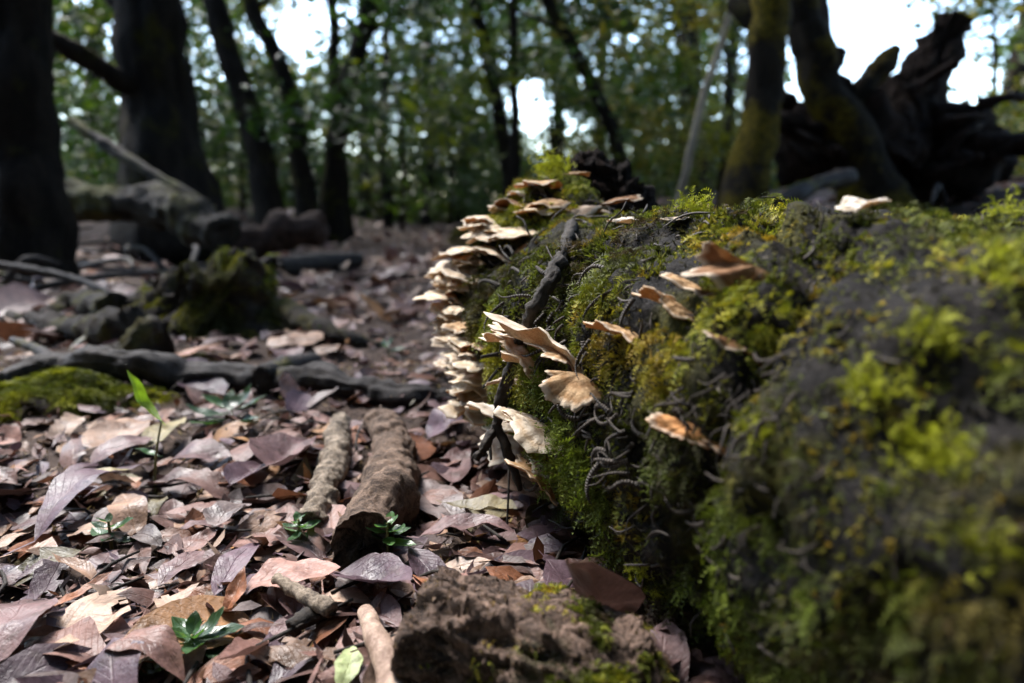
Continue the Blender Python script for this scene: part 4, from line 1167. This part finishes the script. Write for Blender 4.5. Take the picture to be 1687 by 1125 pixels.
def rosette(n, L, seed, cs, e0=5, hmin=.55, asp=.24):
    g = np.random.default_rng(seed); out = []
    for k in range(n):
        f = k / max(n - 1, 1)
        out.append((k * 137 + g.uniform(-20, 20), e0 + 45 * f + g.uniform(-8, 8), L * (1 - .55 * f) * g.uniform(.85, 1.15), asp * g.uniform(.9, 1.2), hmin + (1 - hmin) * f, cs[k % len(cs)]))
    return out
b0 = gp(322, 1100, .0)
seedling(b0, .022, [(-92, -38, .034, .33, .5, G1), (-20, -5, .028, .2, .75, G1), (205, -8, .036, .22, .7, G1), (170, 5, .030, .22, .8, G2), (15, 12, .024, .2, .85, G1)] + rosette(9, .026, 4, [G1, G2, G2], 10, .8), "largest dark green seedling with glossy leaves at the bottom left", "seedling")
seedling(gp(185, 912, 0), .028, rosette(8, .022, 6, [G1, G2], -5), "small green seedling among leaves at the left, beside the long tan leaf", "seedling")
seedling(gp(495, 905, 0), .026, rosette(9, .020, 9, [G2, G3], -12), "small bright green seedling at the near end of the grey-brown stick", "seedling")
seedling(gp(640, 925, .012), .030, rosette(9, .024, 12, [G3, G2], -10), "bright green seedling in front of the hollow rotten branch end", "seedling")
seedling(gp(275, 1122, 0), .012, rosette(5, .018, 15, [G2, G3], 5), "tiny green sprout at the very bottom edge beside the largest seedling", "seedling")
tb = gp(255, 815, 0)
seedling(tb, .070, [(158, 52, .062, .10, 1.0, (.16, .25, .02)), (170, 15, .026, .18, .55, G2)], "tall thin seedling with one upright lime green leaf", "seedling", (.008, .01))
b1 = gp(385, 712, 0)
seedling(b1, .03, [(190, 18, .055, .14, .8, G1), (160, 25, .05, .15, .9, G2), (20, 25, .045, .2, .9, G1), (-20, 5, .04, .25, .7, (.05, .10, .09)), (60, 40, .04, .2, 1.0, G1), (215, 5, .05, .16, .7, G2), (110, 30, .04, .2, .9, G1)], "low dark green plant with narrow leaves in front of the long fallen branch", "seedling", name="green_plant")
for k, (x, y) in enumerate(((530, 560), (250, 575), (640, 590))):
    seedling(gp(x, y, 0), .03, rosette(5, .03, 40 + k, [G1, (.05, .11, .08)], 5), ["tiny bluish-green sprout beside the stump's right root", "tiny green sprout at the stump's left foot", "tiny sprout on the leafy path near the log"][k], "seedling")

# ------------------------------------------------------------------ trees behind
def crown_geo(centres, n_each, spread, leaf, cols, flat=.55):
    cs = np.asarray(centres, float); N = len(cs) * n_each
    c = np.repeat(cs, n_each, 0)
    sp = np.repeat(rng.uniform(.6, 1.4, len(cs)), n_each)[:, None] * spread
    p = c + rng.normal(size=(N, 3)) * sp * [1, 1, flat]
    a = norm(rng.normal(size=(N, 3)) * [1, 1, .5]); b = norm(np.cross(a, rng.normal(size=(N, 3)) * .7 + [0, 0, 1.0]))
    L = (leaf * rng.lognormal(0, .3, N))[:, None]; W = L * .42
    nn = np.cross(a, b) * L * .12
    V = np.stack([p - a * L * .5, p + b * W * .5 + nn, p + a * L * .5, p - b * W * .5 + nn], 1).reshape(-1, 3)
    i = np.arange(N)[:, None] * 4
    q = np.concatenate([i + [0, 1, 2], i + [0, 2, 3]])
    T = np.array(cols)
    cc = T[rng.integers(len(T), size=len(cs))]; cc = np.repeat(cc, n_each, 0) * rng.uniform(.6, 1.5, (N, 1))
    C = np.repeat(cc, 4, 0)
    return V, q, dict(colr=C, smooth=False)
DG = [(.014, .030, .008), (.018, .038, .009), (.026, .050, .010), (.018, .032, .014)]
MG = DG + [(.040, .066, .010), (.080, .092, .012), (.028, .052, .018)]
YG = [(.06, .072, .014), (.10, .095, .015), (.04, .058, .014), (.13, .105, .02)]

# openings where the bright sky shows between the crowns (direction from the clearing, in photo pixels)
GAPS = [(490, 55, 55, 1.0), (875, 175, 55, 1.0), (1235, 85, 40, .9), (185, 70, 30, .8), (90, 110, 28, .8), (1430, 50, 140, 1.0), (1550, 120, 90, 1.0), (1300, 270, 35, .7), (345, 160, 30, .8), (620, 60, 40, .6), (1080, 60, 40, .5), (780, 90, 40, .5), (370, 280, 25, .6), (660, 290, 30, .5)]
def open_sky(c):
    d = c - CAM; z = d @ FW
    x = 843.5 + (d @ RT) / z * F; y = 562.5 - (d @ UP) / z * F
    for gx, gy, gr, k in GAPS:
        if (x - gx) ** 2 + (y - gy) ** 2 < gr ** 2 and rng.random() < k: return True
    return False
def clusters(n, cx, cy, rx, z0, z1, ymin=3.2):
    out = []
    while len(out) < n:
        a = rng.uniform(0, 6.28); r = rx * math.sqrt(rng.random())
        p = np.array([cx + r * math.cos(a), cy + r * math.sin(a), rng.uniform(z0, z1)])
        if p[1] < ymin: p[1] = ymin + rng.random()
        if p[1] > .5 and open_sky(p): continue
        out.append(p)
    return out

def tree(path_px, wpx, d, label, mat=None, ncl=34, cols=DG, crx=1.3, z0=.9, z1=4.8, leaf=.085, name="forest_tree", flare=1.35, limbs=4, rough=.12, cl_n=110, spread=.19, ztop=5.0, over=None):
    pts = [P(x, y, d) for x, y in path_px]                       # from base upwards
    base = pts[0].copy(); g0 = float(gz(base[0], base[1]))
    base[2] = min(base[2], g0) - .05
    pts[0] = base
    dirv = norm(pts[-1] - pts[-2]); dirv = norm(dirv + [0, 0, .6])
    while pts[-1][2] < ztop: pts.append(pts[-1] + dirv * .8 + rng.normal(size=3) * [.06, .06, 0])
    r0 = .5 * wpx * d / F
    t = thing(name, base * [1, 1, 0] + [0, 0, g0], label, "tree")
    m = mat or M_TRUNK
    n = len(pts)
    rad = [r0 * flare] + [r0 * (1.0 - .55 * k / n) for k in range(1, n)]
    obj("trunk", tube(pts, rad, 30 if r0 > .1 else 16, r0 * rough, 3.0 / max(r0, .03) * .35, int(rng.integers(999)), max(40, n * 9), ridge=r0 * .22, nrid=11, wob=r0 * .25), m, t)
    pp = smooth_path(pts, 40)
    for k in range(limbs):
        s = pp[int(rng.uniform(10, 36))]; a = rng.uniform(0, 6.28); L = rng.uniform(.6, 1.5)
        e = s + np.array([math.cos(a) * L, math.sin(a) * L * .7, rng.uniform(.3, 1.0)]); mm = (s + e) / 2 + rng.normal(size=3) * .12
        if e[1] < 2.5: continue
        obj("branch", tube([s, mm, e], [r0 * .32, r0 * .2, r0 * .08], 7, segs=14), m, t)
    if ncl:
        top = pts[-1]; cxm = pts[len(pts) // 2]
        cs = clusters(ncl, cxm[0], max(cxm[1], 3.4), crx, z0, z1)
        if over:                                                  # the big trees also roof the clearing
            cs += clusters(over[3], over[0], over[1], over[2], 3.4, 5.4, ymin=-6)
        obj("crown", crown_geo(cs, cl_n, spread, leaf, cols), M_CROWN, t)
    return t

tree([(55, 478), (40, 250), (28, 0)], 105, 2.5, "very dark thick trunk standing at the left edge of the picture", ncl=10, z0=2.4, crx=1.0)
tree([(290, 395), (262, 240), (245, 0)], 118, 3.7, "massive dark trunk with wide base, second from the left", ncl=26, flare=1.7, z0=1.0, crx=1.5)
tree([(452, 390), (420, 220), (352, 0)], 42, 4.8, "dark trunk leaning left just right of the massive trunk", ncl=19)
tree([(512, 390), (488, 200), (462, 110), (410, 0)], 30, 5.2, "slender curved trunk bending left in front of the bright sky gap", ncl=19)
tree([(546, 392), (556, 230), (585, 100), (612, 0)], 34, 5.4, "slender dark trunk leaning right, half of a V with its neighbour", ncl=19, cols=MG)
tree([(575, 390), (556, 230), (548, 0)], 20, 6.0, "thin straight trunk rising inside the V of leaning trunks", ncl=18, cols=MG)
tree([(640, 385), (632, 200), (640, 0)], 14, 8.0, "thin distant trunk left of centre among green leaves", ncl=28, cols=MG, crx=1.8)
tree([(700, 388), (708, 220), (700, 0)], 16, 8.6, "thin distant trunk beside the leafy path", ncl=30, cols=MG, crx=1.8)
tree([(845, 385), (832, 240), (800, 80), (783, 0)], 24, 5.8, "slender trunk leaning left above the mushroom edge of the log", ncl=26, cols=MG)
tree([(850, 385), (848, 200), (846, 0)], 16, 5.2, "straight thin trunk crossing the slender leaning one behind the log", ncl=18, cols=MG)
tree([(1055, 345), (1010, 220), (950, 90), (900, 0)], 24, 5.0, "thin trunk curving up to the left behind the bark knob", ncl=26, cols=MG)
tree([(985, 360), (990, 150), (1000, 0)], 16, 8.0, "faint distant trunk behind the curving one", ncl=28, cols=MG, crx=1.8)
tree([(1150, 345), (1140, 150), (1130, 0)], 34, 7.0, "greyish trunk in the leaves left of the yellow-based trunk", ncl=36, cols=YG + MG)
tree([(1100, 350), (1150, 190), (1205, 0)], 13, 3.5, "thin pale leaning sapling behind the log", M_PALE, ncl=0, limbs=0, flare=1.1, ztop=2.6)
tree([(1218, 345), (1252, 180), (1268, 0)], 66, 2.6, "sturdy trunk with yellow mossy foot behind the log", M_TRUNK2, ncl=12, z0=2.2, crx=1.0, limbs=2)
for (x, d, w_, lab) in ((140, 7.5, 26, "far trunk glimpsed between the two thick dark trunks"), (600, 9.5, 16, "far thin trunk right of the V-shaped trunks"), (760, 10, 18, "far trunk by the end of the path"),
                        (925, 9, 20, "far trunk in haze of leaves behind the log's moss crest"), (1190, 8.5, 22, "far trunk behind the thin pale sapling"), (1640, 6.5, 40, "grey trunk leaning at the right edge behind the uprooted stump"), (1380, 8.5, 20, "far trunk hidden behind the uprooted stump")):
    lean = 60 if x > 1600 else rng.normal() * 15
    tree([(x, 380 if x < 1300 else 300), (x + lean * .5, 180), (x + lean, 0)], w_, d, lab, ncl=30 if x < 1300 else 20, cols=MG if x < 1300 else YG + MG, crx=1.9, z0=.5)

# understorey saplings: bushy, low crowns
for k, (x, d, lab) in enumerate(((215, 6.5, "low leafy sapling seen past the massive trunk's right side"), (330, 6.2, "shady sapling between the massive trunk and the left-leaning one"), (60, 5.0, "leafy dark sapling between the thick trunks at the left"), (400, 7, "bushy sapling behind the slender leaning trunks"), (660, 7.2, "bushy green sapling left of the path's end"), (740, 8.2, "round leafy sapling at the path's end"),
                                  (900, 7.0, "leafy sapling behind the log's mossy crest"), (1010, 6.6, "bushy sapling behind the curving thin trunk"), (1110, 6.0, "yellowish sapling behind the pale leaning stem"), (1180, 5.2, "sapling with yellow-green leaves beside the sturdy mossy trunk"),
                                  (1600, 5.5, "yellow-green sapling behind the uprooted stump"), (1700, 4.6, "pale green leafy sapling at the right edge"))):
    b = P(x, 360, d); g0 = float(gz(b[0], b[1])); b[2] = g0
    t = thing("sapling", b, lab, "tree")
    obj("trunk", tube([b - [0, 0, .05], b + [.05, 0, .8], b + [-.05, .1, 1.8]], [.03, .02, .008], 8, segs=14), M_TRUNK, t)
    obj("crown", crown_geo(clusters(30, b[0], b[1], 1.0, g0 + .15, g0 + 2.6), 90, .18, .075, YG if k in (8, 9, 10, 11) else MG), M_CROWN, t)

# far wood closing the view
def far_wood():
    cs = []
    while len(cs) < 2900:
        th = rng.uniform(-.85, .85); r = rng.uniform(10, 19)
        p = np.array([r * math.sin(th), r * math.cos(th), -.1 + 6.0 * rng.random() ** 2.0 if len(cs) > 700 else rng.uniform(0, 1.1)])
        if open_sky(p): continue
        cs.append(p)
    obj("distant_wood", crown_geo(cs, 75, .27, .15, MG + YG[:2]), M_CROWN, kind="stuff", label="far green wood closing the view behind the trees")
far_wood()

# unseen leaf canopy added to block skylight, with a hole towards the sun
def canopy():
    sv = np.array(sd); cs = []
    while len(cs) < 2500:
        az = rng.uniform(0, 2 * np.pi); el = math.asin(rng.uniform(.02, 1))
        if len(cs) > 1450: az = rng.uniform(math.pi * .95, math.pi * 2.05); el = math.asin(rng.uniform(.02, .75))
        r = rng.uniform(4.2, 6.0)
        d = np.array([math.cos(az) * math.cos(el), math.sin(az) * math.cos(el), math.sin(el)])
        if d[1] > .45 and el < R(34): continue
        ang = math.degrees(math.acos(np.clip(d @ sv, -1, 1)))
        if ang < 24 and rng.random() < .93: continue
        if len(cs) < 1450 and fbm(d[None], 4.0, 2, 171)[0] > .42: continue
        p = d * r + [0, .3, .1]
        cs.append(p)
    obj("skylight_blocker", crown_geo(cs, 34, .34, .17, MG), M_CROWN, kind="stuff", label="added leaf canopy out of view, blocking skylight from the glade")
canopy()

# ------------------------------------------------------------------ fallen timber in the background
def lumps(items, seed, rough=.25, sc=6):
    out = []
    for (c, ax, up, sx, sy, sz) in items:
        nu_, nv_ = 26, 36
        u, v = np.meshgrid(np.linspace(0, np.pi, nu_), np.linspace(0, 2 * np.pi, nv_, endpoint=False), indexing='ij')
        ax = norm(ax); s2 = norm(np.cross(ax, up)); s3 = np.cross(s2, ax)
        q = c + ax * (np.cos(u) * sx)[..., None] + s2 * (np.sin(u) * np.cos(v) * sy)[..., None] + s3 * (np.sin(u) * np.sin(v) * sz)[..., None]
        dr = norm(q - c)
        q = q + dr * (fbm(q, sc, 4, seed) * rough * min(sy, sz) + .25 * min(sy, sz) * np.abs(fbm(q, sc * .6, 2, seed + 5)))[..., None]
        i = np.arange(nu_ - 1)[:, None]; j = np.arange(nv_)[None, :]
        fq = np.stack([i * nv_ + j, (i + 1) * nv_ + j, (i + 1) * nv_ + (j + 1) % nv_, i * nv_ + (j + 1) % nv_], -1).reshape(-1, 4)
        out.append((q.reshape(-1, 3), fq))
    return join(out)
D = 3.0
us = thing("uprooted_stump", P(1440, 310, D) * [1, 1, 0] + [0, 0, .35], "huge dark uprooted stump with jagged roots at the upper right", "stump")
Y1 = np.array([0, 1.0, 0]); Z1 = np.array([0, 0, 1.0])
obj("root_plate", lumps([(P(1400, 235, D), RT + Z1 * -.1, Y1, .34, .2, .14), (P(1500, 255, D + .1), RT, Y1, .30, .2, .13), (P(1335, 235, D + .1), RT * .5 + Z1, Y1, .15, .12, .08), (P(1590, 270, D + .1), RT, Y1, .16, .15, .1)], 121, 1.0, 9), M_DEADW, us)
obj("upright_slab", tube([P(1450, 280, D), P(1490, 190, D), P(1535, 105, D), P(1572, 35, D)], [.16, .105, .095, .065], 40, .045, 8, 122, 70, .03, ridge=.05, nrid=13), M_DEADW, us)
for k in range(16):
    x, y = rng.uniform(1290, 1640), rng.uniform(150, 290)
    a_ = math.atan2(225 - y, x - 1450) + rng.normal() * .35; L_ = rng.uniform(50, 120)
    x2, y2 = x + math.cos(a_) * L_, y - abs(math.sin(a_)) * L_ * .8
    obj("jagged_root", tube([P(x, y, D - .1), P((x + x2) / 2 + rng.normal() * 8, (y + y2) / 2 + rng.normal() * 8, D - .18), P(x2, y2, D - .2 + rng.normal() * .1)], np.array([.04, .024, .006]) * rng.uniform(.6, 1.2), 10, .01, 14, 150 + k, 16), M_DEADW, us)
obj("jagged_root", tube([P(1375, 205, D - .1), P(1430, 140, D - .1), P(1478, 82, D - .1)], [.07, .055, .03], 14, .02, 10, 123, 20, .01), M_TRUNK2, us)
obj("jagged_root", tube([P(1560, 240, D), P(1640, 238, D - .1), P(1760, 240, D - .2)], [.07, .055, .05], 14, .02, 9, 124, 24), M_DEADW, us)
obj("jagged_root", tube([P(1330, 130, D), P(1365, 110, D), P(1385, 85, D)], [.07, .045, .02], 12, .02, 9, 125, 16), M_DEADW, us)
obj("jagged_root", tube([P(1300, 205, D), P(1275, 190, D), P(1262, 175, D)], [.06, .04, .02], 12, .02, 9, 126, 12), M_DEADW, us)
tree([(1470, 330), (1405, 245), (1360, 160), (1330, 60), (1315, 0)], 72, 2.85, "mossy trunk leaning left in front of the uprooted stump", M_TRUNK2, ncl=6, z0=2.6, limbs=1, flare=1.9)
stick("fallen_branch", [P(1225, 345, 2.5), P(1290, 330, 2.5), P(1345, 305, 2.6), P(1400, 290, 2.7)], [.018, .030, .034, .026], M_GREYB, "grey fallen branch lying at the foot of the mossy leaning trunk", "branch", rough=.012, rs=12, segs=30)
stick("dead_limb", [P(1215, 0, 2.7), P(1240, 25, 2.65), P(1275, 55, 2.6)], [.05, .055, .05], M_TRUNK, "dark limb stub joining the sturdy mossy trunk at the top", "branch", segs=16)
fl = thing("fallen_log", P(230, 390, 2.9) * [1, 1, 0], "fallen mossy trunk lying between the dark trees at the left", "log")
obj("trunk", tube([P(60, 335, 3.1), P(180, 335, 3.0), P(290, 350, 2.85), P(372, 388, 2.7)], [.075, .085, .085, .07], 24, .03, 9, 131, 70, .02, ridge=.02), M_FALLEN, fl)
obj("leaning_limb", tube([P(120, 200, 3.1), P(210, 262, 3.0), P(330, 335, 2.9)], [.022, .026, .03], 12, .01, 14, 132, 30), M_FALLEN, fl)
rk = thing("root_heap", gp(470, 395, 0), "low reddish-brown root heap at the far left of the path", "root heap")
obj("wood", lumps([(P(440, 392, 3.6), RT + Z1 * .25, Y1, .24, .10, .045), (P(505, 378, 3.7), RT + Z1 * .3, Y1, .13, .07, .035)], 141, 1.1, 11), M_ROOTY, rk)
stick("crooked_limb", [P(-20, 20, 3.3), P(70, 55, 3.3), P(140, 95, 3.4), P(215, 140, 3.6)], [.045, .04, .05, .06], M_TRUNK, "dark crooked limb reaching from the massive trunk to the left", "branch", segs=24, rough=.012, rs=10)
def debris(n):
    V, Q, off = [], [], 0
    for k in range(n):
        x, y = (rng.uniform(-2.6, -.9), rng.uniform(1.6, 3.6)) if k % 2 else (rng.uniform(.9, 3.2), rng.uniform(1.8, 3.8))
        a = rng.uniform(0, 6.28); L = rng.uniform(.15, .6)
        p = np.array([x, y, float(gz(x, y)) + .03]); e = p + [math.cos(a) * L, math.sin(a) * L, rng.uniform(-.01, .10)]
        v, f = tube([p, (p + e) / 2 + rng.normal(size=3) * .03, e], [.012, .012, .006], 6, segs=7)
        V.append(v); Q += [[i + off for i in ff] for ff in f]; off += len(v)
    obj("brushwood", (np.concatenate(V), Q), M_GREYB, kind="stuff", label="tangle of small dead branches on the banks beside the path")
debris(70)
